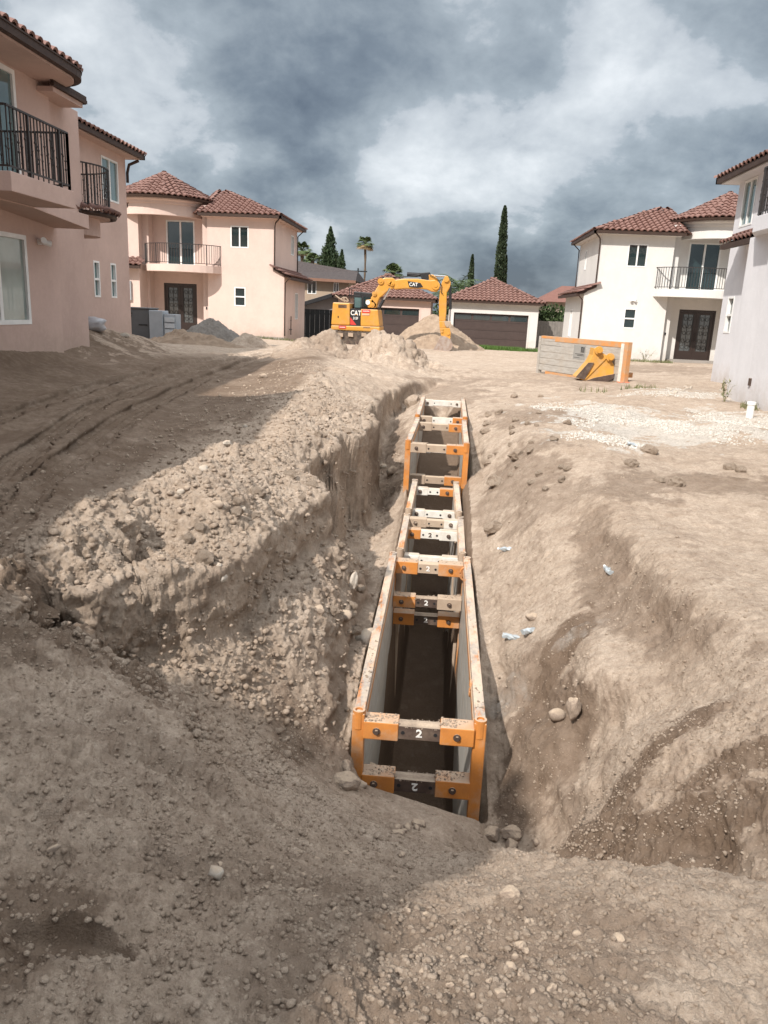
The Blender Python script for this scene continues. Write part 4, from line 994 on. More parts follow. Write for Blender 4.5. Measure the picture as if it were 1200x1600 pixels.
# large angled balcony
b = MB(); b.box(-8.79, -7.2, 12.9, 15.1, 3.62, 3.93); b.prism([(12.91, 3.60), (15.1, 3.60), (17.4, 3.45), (17.4, 3.75), (15.11, 3.75), (14.0, 3.8), (12.91, 3.8)], 'x', -8.79, -8.0)
bal = b.build('balcony', M_PINKD, LH, bevel=.01)
railing(bal, [(-8.75, 12.97), (-7.26, 12.97), (-7.26, 15.04)], 3.93, 1.0, .105, True); railing(bal, [(-7.26, 15.04), (-8.75, 15.04)], 3.93, 1.0, .095, True)
# small round balcony with tiled skirt beyond
c0 = (-9.85, 19.9); arc = [(c0[0]+1.15*math.cos(t), c0[1]+1.15*math.sin(t)) for t in np.linspace(-PI/2, PI/2, 15)]
b = MB(); b.prism([(c0[0]-.9, c0[1]-1.15)]+arc+[(c0[0]-.9, c0[1]+1.15)], 'z', 3.92, 4.05); b.prism([(c0[0]-.9, c0[1]-.9)]+[(c0[0]+.9*math.cos(t), c0[1]+.9*math.sin(t)) for t in np.linspace(-PI/2, PI/2, 15)]+[(c0[0]-.9, c0[1]+.9)], 'z', 3.50, 3.92)
b2 = b.build('round_balcony', M_PINKD, LH)
railing(b2, [(-9.0, 18.75)]+arc+[(-10.75, 21.05)], 4.12, 1.0, .10, True)
for i in range(0, 14, 1):
    p, q = arc[i], arc[i+1]; o = lambda t, k, z: (c0[0]+(t[0]-c0[0])*k, c0[1]+(t[1]-c0[1])*k, z)
    sk = MB(); sk.add([o(p, 1.12, 4.0), o(q, 1.12, 4.0), o(q, .98, 4.16), o(p, .98, 4.16)], [(0, 1, 2, 3)])
    tt = face_tiles([o(p, 1.14, 4.02), o(q, 1.14, 4.02), o(q, .96, 4.16), o(p, .96, 4.16)], row=.5, col=.22)
    inv = wm(b2).inverted()
    for M in tt[:1]:
        ob = bpy.data.objects.new('tile', TILE); C.objects.link(ob); ob.parent = b2; ob.matrix_basis = inv @ M @ Matrix.Diagonal((.85, .6, 1, 1))
g = MB(); g.tube([(c0[0]+1.27*math.cos(t), c0[1]+1.27*math.sin(t), 3.99) for t in np.linspace(-PI/2, PI/2, 17)], .06, 6); g.build('gutter', M_GUTTER, b2)
# roofs
def slab_roof(parent, x_eave, x_in, y0, y1, ze, rise, name, limit, corner=0.):
    m = MB(); poly = [(x_eave, y1, ze), (x_eave, y0, ze), (x_in, y0, ze+rise), (x_in, y1-(corner and abs(x_in-x_eave)*.6), ze+rise)]
    m.add(poly+[(p[0], p[1], p[2]-.06) for p in poly], [(0, 1, 2, 3), (7, 6, 5, 4), (0, 4, 5, 1), (1, 5, 6, 2), (2, 6, 7, 3), (3, 7, 4, 0)])
    r = m.build(name, M_DECK, parent); caps = []
    lay_tiles(r, face_tiles(poly), caps, limit)
    return r
slab_roof(LH, -7.85, -12.0, 4.0, 16.75, 6.47, 1.66, 'roof', 200)
tw = MB()
# rounded end of the near roof
cR = (-8.75, 16.75); ra = .90
def fanroof(parent, c, rad, z0, z1, inner, a0, a1, n, limit, name):
    m = MB(); mats = []
    P = [(c[0]+rad*math.cos(a0+(a1-a0)*i/n), c[1]+rad*math.sin(a0+(a1-a0)*i/n), z0) for i in range(n+1)]
    Q = (inner[0], inner[1], z1)
    m.add(P+[Q], [(i, i+1, n+1) for i in range(n)])
    r = m.build(name, M_DECK, parent)
    for i in range(n): mats += face_tiles([P[i], P[i+1], Q])
    lay_tiles(r, mats, ridge_caps(P[n//2], Q), limit); return r
fanroof(LH, cR, ra, 6.47, 8.13, (-12.0, 14.5), 0, PI/2, 6, 60, 'roof_end')
g = MB(); path = [(-7.87, 4.0, 6.41), (-7.87, 16.75, 6.41)]+[(cR[0]+.88*math.cos(t), cR[1]+.88*math.sin(t), 6.41) for t in np.linspace(.2, PI/2, 8)]+[(-12, 17.63, 6.41)]
for i in range(len(path)-1): g.beam(path[i], path[i+1], .13, .14); g.beam(Vector(path[i])+Vector((0, 0, .08)), Vector(path[i+1])+Vector((0, 0, .08)), .17, .03)
g.build('gutter', M_GUTTER, LH)
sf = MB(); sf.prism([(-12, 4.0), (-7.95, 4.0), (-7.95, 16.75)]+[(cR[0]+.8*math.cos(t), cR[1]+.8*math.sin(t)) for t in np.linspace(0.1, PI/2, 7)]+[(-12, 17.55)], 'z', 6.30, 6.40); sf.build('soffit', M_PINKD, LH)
# lower link roof
m = MB(); m.box(-10.9, -8.45, 17.0, 18.35, 6.10, 6.2); m.build('soffit', M_PINKD, LH)
g = MB()
for k, dz in ((0, 0), (1, .09)): g.beam((-8.42-.0*k, 16.9, 6.23+dz*.9), (-8.42, 18.42, 6.23+dz*.9), .10-.03*k, .07)
g.beam((-8.42, 18.40, 6.26), (-10.9, 18.40, 6.26), .10, .14); g.build('gutter', M_GUTTER, LH)
# far block roof
x0, x1, y0, y1 = -15.5, -10.3, 19.5, 26.75
hip_roof(LH, -15.6, -10.75, 22.9-3.2, 26.35, 6.58, .36, .42, limit=120, rname='far_roof', soffit=M_PINKD)
downspout(LH, [(-10.4, 26.5, 6.4), (-10.7, 26.42, 6.25), (-10.76, 26.4, 6.0), (-10.76, 26.4, 5.7)], .05)
lamp = MB(); lamp.cyl((-8.8, 16.66, 3.1), (-8.74, 16.66, 3.1), .06); lamp.cyl((-8.74, 16.66, 3.1), (-8.62, 16.55, 3.13), .045, .065); lamp.cyl((-8.74, 16.7, 3.1), (-8.63, 16.85, 3.08), .045, .065); lamp.build('floodlight', M_VINYL, LH)

# ------------------------------------------------------------------ near right house
RH = thing('grey_house', 'near pale grey stucco house cut by the right edge, gravel at its foot', 'house', (8.2, 19.0, .35))
w = MB(); rw = (23.70, 24.22, 1.80, 2.84); ru = (23.30, 24.25, 4.75, 6.0)
facade(w, PX(8.2, -1), 19.2, 24.7, .30, 6.08, [rw, ru], .14)
w.add([(8.2, 24.7, .3), (14, 24.7, .3), (14, 24.7, 6.08), (8.2, 24.7, 6.08)], [(0, 1, 2, 3)])
facade(w, PX(6.8, -1), 17.75, 19.25, .30, 3.98, [])
w.add([(6.8, 19.25, .3), (8.2, 19.25, .3), (8.2, 19.25, 3.98), (6.8, 19.25, 3.98)], [(0, 1, 2, 3)])
facade(w, PX(6.70, -1), 4.0, 17.75, .30, 3.98, [(12.0, 14.0, 1.2, 3.0)])
w.add([(6.7, 17.75, .3), (6.8, 17.75, .3), (6.8, 17.75, 3.98), (6.7, 17.75, 3.98)], [(0, 1, 2, 3)])
facade(w, PX(8.0, -1), 4.0, 19.2, 3.98, 6.7, [(11.5, 13.5, 4.2, 6.2)]); w.add([(8.0, 19.2, 3.98), (8.2, 19.2, 3.98), (8.2, 19.2, 6.1), (8.0, 19.2, 6.1)], [(0, 1, 2, 3)])
w.add([(6.7, 4.0, .3), (14, 4.0, .3), (14, 4.0, 6.08), (6.7, 4.0, 6.08)], [(0, 1, 2, 3)]); w.add([(14, 4.0, .3), (14, 24.7, .3), (14, 24.7, 6.08), (14, 4, 6.08)], [(0, 1, 2, 3)])
w.build('wall', M_GREY, RH, fix=False)
fo = MB(); fo.box(8.23, 13.9, 19.3, 24.66, .0, .31); fo.box(6.84, 13.9, 4.1, 19.2, .0, .31); fo.build('footing', M_FOUND, RH)
window(RH, PX(8.2, -1), *rw, 'hung', M_GLASS, d=.09); window(RH, PX(8.2, -1), *ru, 'slide', M_GLASS3, d=.04)
window(RH, PX(6.70, -1), 12.0, 14.0, 1.2, 3.0, 'slide', M_GLASS); window(RH, PX(8.0, -1), 11.5, 13.5, 4.2, 6.2, 'slide', M_GLASS)
hip_roof(RH, 8.15, 13.9, 19.8, 24.70, 6.16, .36, .46, limit=160, soffit=M_GREY)
b = MB(); b.prism([(8.0, 19.3), (7.4, 19.3), (6.75, 18.9), (6.45, 18.2), (6.45, 15.2), (8.0, 15.2)], 'z', 3.98, 4.30); bal = b.build('balcony', M_GREY, RH, bevel=.01)
railing(bal, [(7.95, 19.22), (7.4, 19.2), (7.1, 19.05), (6.82, 18.83), (6.62, 18.5), (6.52, 18.2), (6.52, 15.3)], 4.30, .98, .10, True)
shed_roof(RH, [(7.62, 23.6, 4.22), (7.62, 19.35, 4.22), (8.19, 19.35, 4.52), (8.19, 23.6, 4.52)], 'skirt_roof', 40)
cb = MB(); cb.prism([(7.75, 4.1), (8.2, 4.1), (8.2, 3.5), (7.95, 3.6)], 'y', 20.2, 22.2); cb.build('corbel', M_GREY, RH)
slab_roof(RH, 6.9, 10.5, 6.0, 18.8, 7.0, 1.3, 'upper_roof', 60); g = MB(); g.beam((6.86, 6.0, 6.95), (6.86, 18.9, 6.95), .13, .14); g.build('gutter', M_GUTTER, RH)
pp = MB(); pp.cyl((8.05, 19.6, 6.0), (8.05, 19.6, 4.5), .045, n=8); pp.build('downspout', M_GUTTER, RH)
pl = MB(); pl.box(6.66, 6.70, 17.56, 17.64, .76, .92); pl.build('hose_bib', M_STEEL, RH)

def at(u, v, Y):
    """a place in the photograph turned into the point of the vertical plane at depth Y"""
    d = CM @ np.array([(u-600)/1200., -(v-800)/1200., -1.0]); t = Y/d[1]; return (d[0]*t, Y, EYE+d[2]*t)
def letters(txt, size, mat_, M, parent, name='lettering', squash=1.0, depth=.003, spacing=1.0):
    c = bpy.data.curves.new(name, 'FONT'); c.body = txt; c.size = size; c.align_x = 'CENTER'; c.align_y = 'CENTER'; c.extrude = depth; c.space_character = spacing
    c.offset = size*.02
    o = bpy.data.objects.new('tmp', c); me = bpy.data.meshes.new_from_object(o); bpy.data.objects.remove(o); bpy.data.curves.remove(c)
    inv = wm(parent).inverted(); me.transform(inv @ M @ Matrix.Diagonal((squash, 1, 1, 1))); me.materials.clear(); me.materials.append(mat_)
    o = bpy.data.objects.new(name, me); C.objects.link(o); o.parent = parent; return o
FRONT = Matrix.Rotation(PI/2, 4, 'X')      # text plane facing -Y
# ------------------------------------------------------------------ the house behind the camera whose shadow lies over the near ground
BH = thing('rose_house', 'rose stucco house standing behind the viewer, seen only by its shadow on the near ground', 'house', (-8, -7, .4))
w = MB(); facade(w, PX(-3.9, 1), -12, -2.25, .2, 6.3, [(-10, -8, 1.2, 3.0), (-6, -4.5, 1.2, 3.0), (-10, -8, 4.2, 5.8), (-6, -4.5, 4.2, 5.8)])
w.add([(-3.9, -2.25, .2), (-14, -2.25, .2), (-14, -2.25, 6.3), (-3.9, -2.25, 6.3)], [(0, 1, 2, 3)]); w.add([(-3.9, -12, .2), (-14, -12, .2), (-14, -12, 6.3), (-3.9, -12, 6.3)], [(0, 1, 2, 3)]); w.add([(-14, -12, .2), (-14, -2.25, .2), (-14, -2.25, 6.3), (-14, -12, 6.3)], [(0, 1, 2, 3)])
w.build('wall', M_PINKD, BH, fix=False)
for q in ((-10, -8, 1.2, 3.0), (-6, -4.5, 1.2, 3.0), (-10, -8, 4.2, 5.8), (-6, -4.5, 4.2, 5.8)): window(BH, PX(-3.9, 1), *q, 'slide', M_GLASS)
hip_roof(BH, -14, -3.9, -12, -2.25, 6.35, .36, .42, limit=0)
w = MB(); wq = [(0.2, 2.0, 1.2, 2.9), (4.0, 5.8, 1.2, 2.9), (0.2, 2.0, 4.2, 5.8), (4.0, 5.8, 4.2, 5.8)]  # unseen wing of the near left house, added to cast shade on the road
facade(w, PX(-6.0, 1), -1.0, 7.9, .2, 6.3, wq)
w.add([(-6.0, 7.9, .2), (-8.85, 7.9, .2), (-8.85, 7.9, 6.3), (-6.0, 7.9, 6.3)], [(0, 1, 2, 3)]); w.add([(-6.0, -1, .2), (-12, -1, .2), (-12, -1, 6.3), (-6.0, -1, 6.3)], [(0, 1, 2, 3)]); w.add([(-12, -1, .2), (-12, 7.9, .2), (-12, 7.9, 6.3), (-12, -1, 6.3)], [(0, 1, 2, 3)])
w.build('shade_wing_wall', M_PINKD, LH, fix=False)
for q in wq: window(LH, PX(-6.0, 1), *q, 'slide', M_GLASS)
hip_roof(LH, -12, -6.0, -1.0, 7.9, 6.35, .36, .40, limit=0, rname='wing_roof', soffit=M_PINKD)  # roof of the added wing; its eave sets the road's shadow edge

# ------------------------------------------------------------------ trench shields
def spreader(parent, x0, x1, y, z, sl, sr, slm, midm, num, numm, hh=.13, rot=0, bolt=True, midh=.105):
    """sleeves, telescoping tube, pins; z is the top of the sleeves"""
    m = MB(); mid = m
    xa, xb = x0+sl, x1-sr
    mid = MB(); mid.cyl((xa-.02, y, z-hh*.48), (xb+.02, y, z-hh*.48), midh*.5, n=14); mid.box(xa-.015, xb+.015, y-midh*.52, y+midh*.1, z-hh*.86, z-hh*.14)
    sp = mid.build('spreader', midm, parent)
    for (a, b, mm) in ((x0, xa, slm[0]), (xb, x1, slm[1])):
        q = MB(); q.box(a, b, y-hh*.52, y+hh*.52, z-hh, z); o = q.build('sleeve', mm, sp, bevel=.008)
        if bolt:
            q = MB(); c = (a+b)/2 if abs(a-x0) > 1e-6 else a+(b-a)*.38
            q.cyl((c, y-hh*.52-.028, z-hh*.5), (c, y-hh*.52+.005, z-hh*.5), .019, n=6); q.cyl((c, y-hh*.52-.008, z-hh*.5), (c, y-hh*.52+.004, z-hh*.5), .03, n=12); q.build('pin', M_STEEL, sp)
    for c in (xa+.035, xb-.035):
        q = MB(); q.cyl((c, y-midh*.52-.003, z-hh*.5), (c, y-midh*.52+.004, z-hh*.5), .015, n=10); q.build('pin_hole', M_BLACK, sp)
    if num:
        letters('2', .088, numm, Matrix.Translation(((xa+xb)/2, y-midh*.52-.003, z-hh*.5)) @ FRONT @ Matrix.Rotation(rot, 4, 'Z'), sp, 'numeral', 1.15)
    return sp
def shield(label, y0, y1, xl, xr, za, zb_, hgt, t=.085, postm=M_ORANGE, skin=M_ALU, railm=M_RAIL, posts=(.09, .09), near_post=True, group='trench shields in a line along the trench', low=3.3):
    """xl, xr: outer faces at both ends ((near, far)); za, zb_: top at the near and far end"""
    s = thing('trench_shield', label, 'trench shield', ((xl[0]+xr[0])/2, y0, za), group=group)
    def lp(side, k, y):
        f = (y-y0)/(y1-y0); xs = xl if side < 0 else xr; x = xs[0]+(xs[1]-xs[0])*f; return x-side*k, za+(zb_-za)*f
    for side in (-1, 1):
        p = MB(); a0, z0 = lp(side, .02, y0); a1, z1 = lp(side, .02, y1); b0, _ = lp(side, t-.02, y0); b1, _ = lp(side, t-.02, y1)
        nb = 6
        for (xa, xb, ya, yb, zt) in ():
            pass
        vs = [(a0, y0+.03, z0-low), (b0, y0+.03, z0-low), (b1, y1-.03, z1-low), (a1, y1-.03, z1-low), (a0, y0+.03, z0-.04), (b0, y0+.03, z0-.04), (b1, y1-.03, z1-.04), (a1, y1-.03, z1-.04)]
        p.add(vs, [(0, 3, 2, 1), (4, 5, 6, 7), (0, 1, 5, 4), (1, 2, 6, 5), (2, 3, 7, 6), (3, 0, 4, 7)])
        pan = p.build('side_panel', skin, s)
        r = MB(); c0, z0 = lp(side, t/2, y0); c1, z1 = lp(side, t/2, y1)
        r.beam((c0, y0+.02, z0-.035), (c1, y1-.02, z1-.035), t, .07); r.build('top_rail', railm, pan, bevel=.006)
        # inner skin boards, standing slightly proud of the panel
        for k in range(4):
            q = MB(); i0, z0 = lp(side, t-.012, y0); i1, z1 = lp(side, t-.012, y1); zt = .09+k*.24
            q.beam((i0, y0+.08, z0-zt-.115), (i1, y1-.08, z1-zt-.115), .014, .232); q.build('board', skin, pan)
        q = MB(); i0, z0 = lp(side, t+.002, y0+.1); i1, z1 = lp(side, t+.002, y1-.1)
        q.beam((i0, y0+.1, z0-.10), (i1, y1-.1, z1-.10), .012, .07); q.build('waling', postm, pan)
        for end, yy, pw in ((0, y0, posts[0]), (1, y1, posts[1])):
            if end == 0 and not near_post: continue
            cx, cz = lp(side, t/2, yy); yo = yy+(pw/2-.03 if end == 0 else -pw/2+.03)
            q = MB(); q.box(cx-pw/2, cx+pw/2, yo-pw/2, yo+pw/2, cz-low, cz-.005); po = q.build('corner_post', postm, s, bevel=.008)
            q = MB(); q.lathe((cx, yo-.01, cz), [(.048, -.13), (.048, .018), (.030, .018), (.030, -.05), (.001, -.05)], 16); q.build('stacking_socket', postm if end == 0 else railm, po)
    return s, lp
def ring(parent, x, y, z, r=.045, t=.011, ax='y'):
    m = MB(); pts = [((x+(r*math.cos(a) if ax == 'y' else 0)), y+(0 if ax == 'y' else r*math.cos(a)), z+r*1.6*math.sin(a)) for a in np.linspace(0, 2*PI, 18)[:-1]]
    m.tube(pts, t, 6, True); return m.build('lifting_ring', M_ORANGE, parent)
A, lpA = shield('nearest orange trench shield, its end frame and white number 2 facing the viewer', 5.32, 9.32, (-.535, -.545), (.485, .475), -1.0, -.98, 2.2, posts=(.095, .09))
OO = (M_ORANGE, M_ORANGE); DO = (M_DUSTO, M_ORANGE)
spreader(A, -.45, .40, 5.34, -1.045, .27, .26, OO, M_STEEL, True, M_WTXT, .15, midh=.13)
spreader(A, -.45, .40, 5.36, -1.52, .26, .27, OO, M_STEEL, True, M_WTXT, .15, PI, midh=.13)
spreader(A, -.46, .39, 9.24, -1.03, .28, .31, OO, M_DUSTO, True, M_WTXT, .16, midh=.14)
spreader(A, -.46, .39, 9.0, -1.40, .28, .30, (M_ORANGE, M_DUSTO), M_STEEL, True, M_WTXT, .15, midh=.13)
spreader(A, -.46, .39, 9.24, -1.72, .27, .28, OO, M_STEEL, True, M_WTXT, .16, midh=.14)
ring(A, -.462, 6.0, -1.10, ax='x'); ring(A, .392, 6.05, -1.10, ax='x'); ring(A, .40, 9.05, -1.10, .05, .013)
B1, _ = shield('dust covered trench shield with white spreaders, directly behind the nearest one', 9.5, 10.85, (-.47, -.455), (.42, .41), -.98, -.86, 2.0, postm=M_DUSTO, near_post=True, posts=(.07, .08))
WW = (M_WPAINT, M_WPAINT)
spreader(B1, -.40, .34, 9.72, -1.10, .22, .22, WW, M_WPAINT, False, M_STEEL, .13, midh=.12)
spreader(B1, -.39, .335, 10.55, -.98, .20, .26, (M_ORANGE, M_WPAINT), M_WPAINT, True, M_STEEL, .14, midh=.13); spreader(B1, -.38, .33, 10.78, -.88, .26, .2, (M_DUSTO, M_WPAINT), M_DUSTO, False, M_STEEL, .13, midh=.12)
B2, _ = shield('narrow dusty trench shield, second behind the nearest, sunk under the slumped right bank', 10.9, 12.02, (-.44, -.40), (.385, .34), -.80, -.60, 2.0, postm=M_DUSTO, posts=(.075, .07))
spreader(B2, -.36, .31, 11.2, -.86, .2, .2, WW, M_WPAINT, False, M_STEEL, .12, midh=.11)
spreader(B2, -.34, .285, 11.92, -.68, .2, .24, (M_WPAINT, M_ORANGE), M_WPAINT, False, M_STEEL, .12, midh=.11)
Cc, _ = shield('trench shield with orange posts and a dusty spreader, third behind the nearest', 12.2, 14.75, (-.55, -.50), (.47, .48), .0, .03, 1.5, low=1.6, posts=(.09, .08))
spreader(Cc, -.47, .39, 12.25, -.03, .26, .28, DO, M_DUSTO, False, M_STEEL, .15, midh=.13); spreader(Cc, -.47, .39, 12.6, -.62, .26, .28, DO, M_DUSTO, False, M_STEEL, .15, midh=.13)
spreader(Cc, -.43, .41, 14.6, -.02, .26, .26, DO, M_DUSTO, False, M_STEEL, .15, midh=.13); spreader(Cc, -.43, .41, 14.5, -.45, .26, .26, WW, M_WPAINT, False, M_STEEL, .13, midh=.12)
Dd, _ = shield('farthest trench shield, white spreaders at the head of the trench', 14.9, 18.4, (-.51, -.50), (.50, .52), .07, .07, 1.2, low=1.3, posts=(.08, .08))
spreader(Dd, -.43, .42, 15.15, .03, .25, .2, (M_DUSTO, M_ORANGE), M_WPAINT, False, M_STEEL, .15, midh=.13); spreader(Dd, -.42, .44, 18.2, .03, .2, .2, WW, M_WPAINT, False, M_STEEL, .15, midh=.14)

# spare shield panel leaning on edge in the yard, by the white house
pa, pb = Vector((3.16, 27.1, 0)), Vector((5.24, 23.1, 0)); dv = (pb-pa).normalized(); nv = Vector((dv.y, -dv.x, 0));
if nv.y > 0: nv = -nv
M_ORW = simple('weathered_orange', .6, .3, c0=(.60, .26, .08), c1=(.45, .30, .19), scale=5, fine=50, dust=.9)
SP = thing('trench_shield', 'spare aluminium trench shield panel with orange edges standing on the dirt before the white house', 'trench shield', tuple((pa+pb)/2+Vector((0, 0, .15))))
Ls = (pb-pa).length
def PSp(a, z, d): 
    q = pa+dv*a-nv*d; return (q.x, q.y, z)
for k in range(5):
    q = MB(); z0 = .28+k*.21; pbox(q, PSp, .10, Ls-.32, z0+.006, z0+.204, .0, .10); q.build('board', M_ALU, SP, bevel=.004)
q = MB(); pbox(q, PSp, .9, Ls-.02, 1.26, 1.42, -.012, .115); pbox(q, PSp, .1, .9, 1.335, 1.42, -.012, .115); q.build('top_rail', M_ORW, SP, bevel=.006)
q = MB(); pbox(q, PSp, .12, .9, 1.26, 1.332, -.008, .112); q.build('top_rail', M_ALU, SP)
q = MB(); pbox(q, PSp, .5, Ls-.3, .13, .27, -.008, .112); q.build('bottom_rail', M_ORW, SP)
q = MB(); pbox(q, PSp, -.02, .095, .08, 1.40, -.02, .13); q.build('corner_post', M_ALU, SP, bevel=.006)
q = MB(); pbox(q, PSp, Ls-.30, Ls-.17, .10, 1.38, -.02, .12); q.build('corner_post', M_WPAINT, SP); q = MB(); pbox(q, PSp, Ls-.16, Ls, .08, 1.43, -.025, .13); q.build('corner_post', M_ORW, SP, bevel=.006)
q = MB(); pbox(q, PSp, 1.95, 2.55, .78, 1.22, -.006, .0); st_ = q.build('sticker', simple('sticker_grey', .6, .3, c0=(.30, .29, .27), fine=0), SP)
for (a0, a1, z0, z1) in ((2.40, 2.44, 1.0, 1.17), (2.33, 2.37, 1.0, 1.17), (2.37, 2.40, 1.14, 1.17), (2.46, 2.50, 1.0, 1.17), (2.05, 2.48, .94, .955), (2.15, 2.5, .90, .915), (2.02, 2.3, .83, .84)):
    q = MB(); pbox(q, PSp, a0, a1, z0, z1, -.009, -.006); q.build('sticker_print', M_BLACK, st_)
for a in (.3, Ls-.4):
    q = MB(); pbox(q, PSp, a, a+.14, .4, .55, .10, .5); q.build('spreader_stub', M_ORW, SP)

# ------------------------------------------------------------------ excavator buckets
def bucket(root, name, poly, y0, y1, m_shell, m_side, lipn):
    """poly: curved back profile from hinge to lip (x,z)"""
    m = MB(); n = len(poly); c = (sum(p[0] for p in poly)/n, sum(p[1] for p in poly)/n)
    inn = [(p[0]+(c[0]-p[0])*.07, p[1]+(c[1]-p[1])*.07) for p in poly]
    vs = [(p[0], y, p[1]) for y in (y0, y1) for p in poly]+[(p[0], y, p[1]) for y in (y0, y1) for p in inn]; fs = []
    for i in range(n-1): fs += [(i, i+1, n+i+1, n+i), (2*n+i, 3*n+i, 3*n+i+1, 2*n+i+1)]
    fs += [(0, n, 3*n, 2*n), (n-1, 3*n-1, 4*n-1, 2*n-1)]
    for k, o in ((0, 2*n), (n, 3*n)):
        for i in range(n-1): fs.append((k+i, o+i, o+i+1, k+i+1))
    m.add(vs, fs); sh = m.build('bucket_shell' if name else 'shell', m_shell, root, bevel=.006)
    for y in (y0, y1-.03):
        q = MB(); q.prism(poly, 'y', y-.004, y+.034); q.build('side_plate', m_side, sh, bevel=.006)
    p = Vector((poly[-1][0], 0, poly[-1][1])); d = (p-Vector((poly[-2][0], 0, poly[-2][1]))).normalized()
    for k in range(5):
        yy = y0+.05+(y1-y0-.1)*k/4; q = MB(); a = Vector((p.x, yy, p.z)); q.beam(a-d*.05, a+d*.14, .07, .05, (0, 1, 0)); q.build('tooth', M_STEEL, sh)
    return sh
M_YELD = simple("dirty_yellow_paint", .6, .35, c0=(.66, .33, .05), c1=(.50, .27, .07), scale=4, fine=40, dust=.4)
SB = thing('excavator_bucket', 'loose yellow excavator bucket lying against the spare shield panel', 'excavator bucket', (4.3, 23.6, .2))
def q6(x, y, Y=23.5): p = at(820+x/6., 500+y/6., Y); return (p[0], p[2])
def bshift(pts): return [q6(*p) for p in pts]
prof = bshift([(655, 262), (640, 330), (600, 400), (540, 470), (478, 535), (560, 572), (640, 582), (740, 578), (800, 560), (838, 520), (842, 430), (800, 350), (720, 300)])
q = MB(); q.prism(prof[3:6]+prof[5:9]+[prof[9], prof[10], prof[11], prof[12], prof[0], prof[1], prof[2]], 'y', 23.55, 24.2); body = q.build('bucket_body', M_YELD, SB, bevel=.02)
q = MB(); q.prism(bshift([(600, 400), (650, 400), (560, 560), (478, 538)]), 'y', 23.50, 23.56); q.build('cutting_edge', M_STEEL, SB)
q = MB(); q.prism(bshift([(560, 572), (660, 540), (842, 505), (830, 545), (790, 572), (700, 586), (600, 584)]), 'y', 23.48, 23.56); q.build('wear_plate', M_STEEL, SB)
a_, b_ = q6(560, 560), q6(775, 345); q = MB(); q.beam((a_[0], 23.53, a_[1]), (b_[0], 23.53, b_[1]), .03, .03, (0, 1, 0)); q.build('weld_rib', M_YELD, SB)
for c in ((695, 285), (802, 350)):
    x, z = q6(*c); q = MB(); q.cyl((x, 23.40, z), (x, 24.0, z), .055, n=16); q.cyl((x, 23.38, z), (x, 23.42, z), .075, n=16); q.build('hinge_pin', M_YEL, SB, smooth=False)
    q = MB(); q.cyl((x, 23.48, z), (x, 23.56, z), .12, n=18); q.build('ear', M_YELD, SB)

EXC = thing('excavator', 'yellow compact excavator with raised boom digging beside the dirt pile', 'excavator', (-4.8, 42.5, .2))
Y0 = 41.5
def e(x, y, Y=Y0): p = at(500+x/4.615, 400+y/4.615, Y); return (p[0], p[2])
def epoly(pts, Y=Y0): return [e(*p) for p in pts]
def ebox(name, pts, ya, yb, m, parent=EXC, bevel=.03):
    q = MB(); q.prism(epoly(pts), 'y', ya, yb); return q.build(name, m, parent, bevel=bevel)
# undercarriage
for ya in (41.25, 43.1):
    tr = MB(); pts = []
    xs, xe, zb_, zt, rr = -6.1, -3.3, .18, .86, .34
    for i in range(13): t = PI/2+PI*i/12; pts.append((xs+rr+rr*math.cos(t), zb_+rr+rr*math.sin(t)))
    for i in range(13): t = -PI/2+PI*i/12; pts.append((xe-rr+rr*math.cos(t), zb_+rr+rr*math.sin(t)))
    tr.prism(pts, 'y', ya, ya+.5); tk = tr.build('track', M_RUB, EXC, bevel=.01)
    n = len(pts)
    per = [(Vector((pts[i][0], 0, pts[i][1])), Vector((pts[(i+1) % n][0], 0, pts[(i+1) % n][1]))) for i in range(n)]; tot = sum((b-a).length for a, b in per); k = 0; N_ = 40
    for k in range(N_):
        d = tot*k/N_; acc = 0
        for a, b in per:
            L = (b-a).length
            if L > 1e-6 and d <= acc+L: p = a+(b-a)*((d-acc)/L); dd = (b-a).normalized(); break
            acc += L
        nn = Vector((dd.z, 0, -dd.x)); q = MB(); pc = p-nn*.02 if (p-nn*.02-Vector(((xs+xe)/2, 0, zb_+rr))).length > (p-Vector(((xs+xe)/2, 0, zb_+rr))).length else p+nn*.02
        q.beam((pc.x-dd.x*.055, ya+.25, pc.z-dd.z*.055), (pc.x+dd.x*.055, ya+.25, pc.z+dd.z*.055), .52, .03, (nn.x, 0, nn.z)); q.build('track_shoe', M_RUB, tk)
    for k in range(5):
        q = MB(); cx_ = xs+.45+k*.48; q.cyl((cx_, ya-.01, zb_+.13), (cx_, ya+.05, zb_+.13), .10, n=12); q.build('roller', M_STEEL, tk)
    for cx_ in (xs+rr, xe-rr):
        q = MB(); q.cyl((cx_, ya-.02, zb_+rr), (cx_, ya+.06, zb_+rr), .24, n=20); q.build('sprocket', M_YEL, tk)
q = MB(); q.box(-5.5, -3.9, 41.8, 43.1, .42, .72); q.build('track_frame', M_BLACK, EXC); q = MB(); q.cyl((-4.8, 42.4, .7), (-4.8, 42.4, .95), .6, n=28); q.build('slew_ring', M_BLACK, EXC)
for x0 in ((92, 172), (208, 244), (304, 338), (372, 452)):
    q = MB(); q.prism(epoly([(x0[0], 552), (x0[1], 556), (x0[1], 582), (x0[0], 578)]), 'y', 41.16, 41.5); q.build('track_guard', M_DUSTO, EXC)
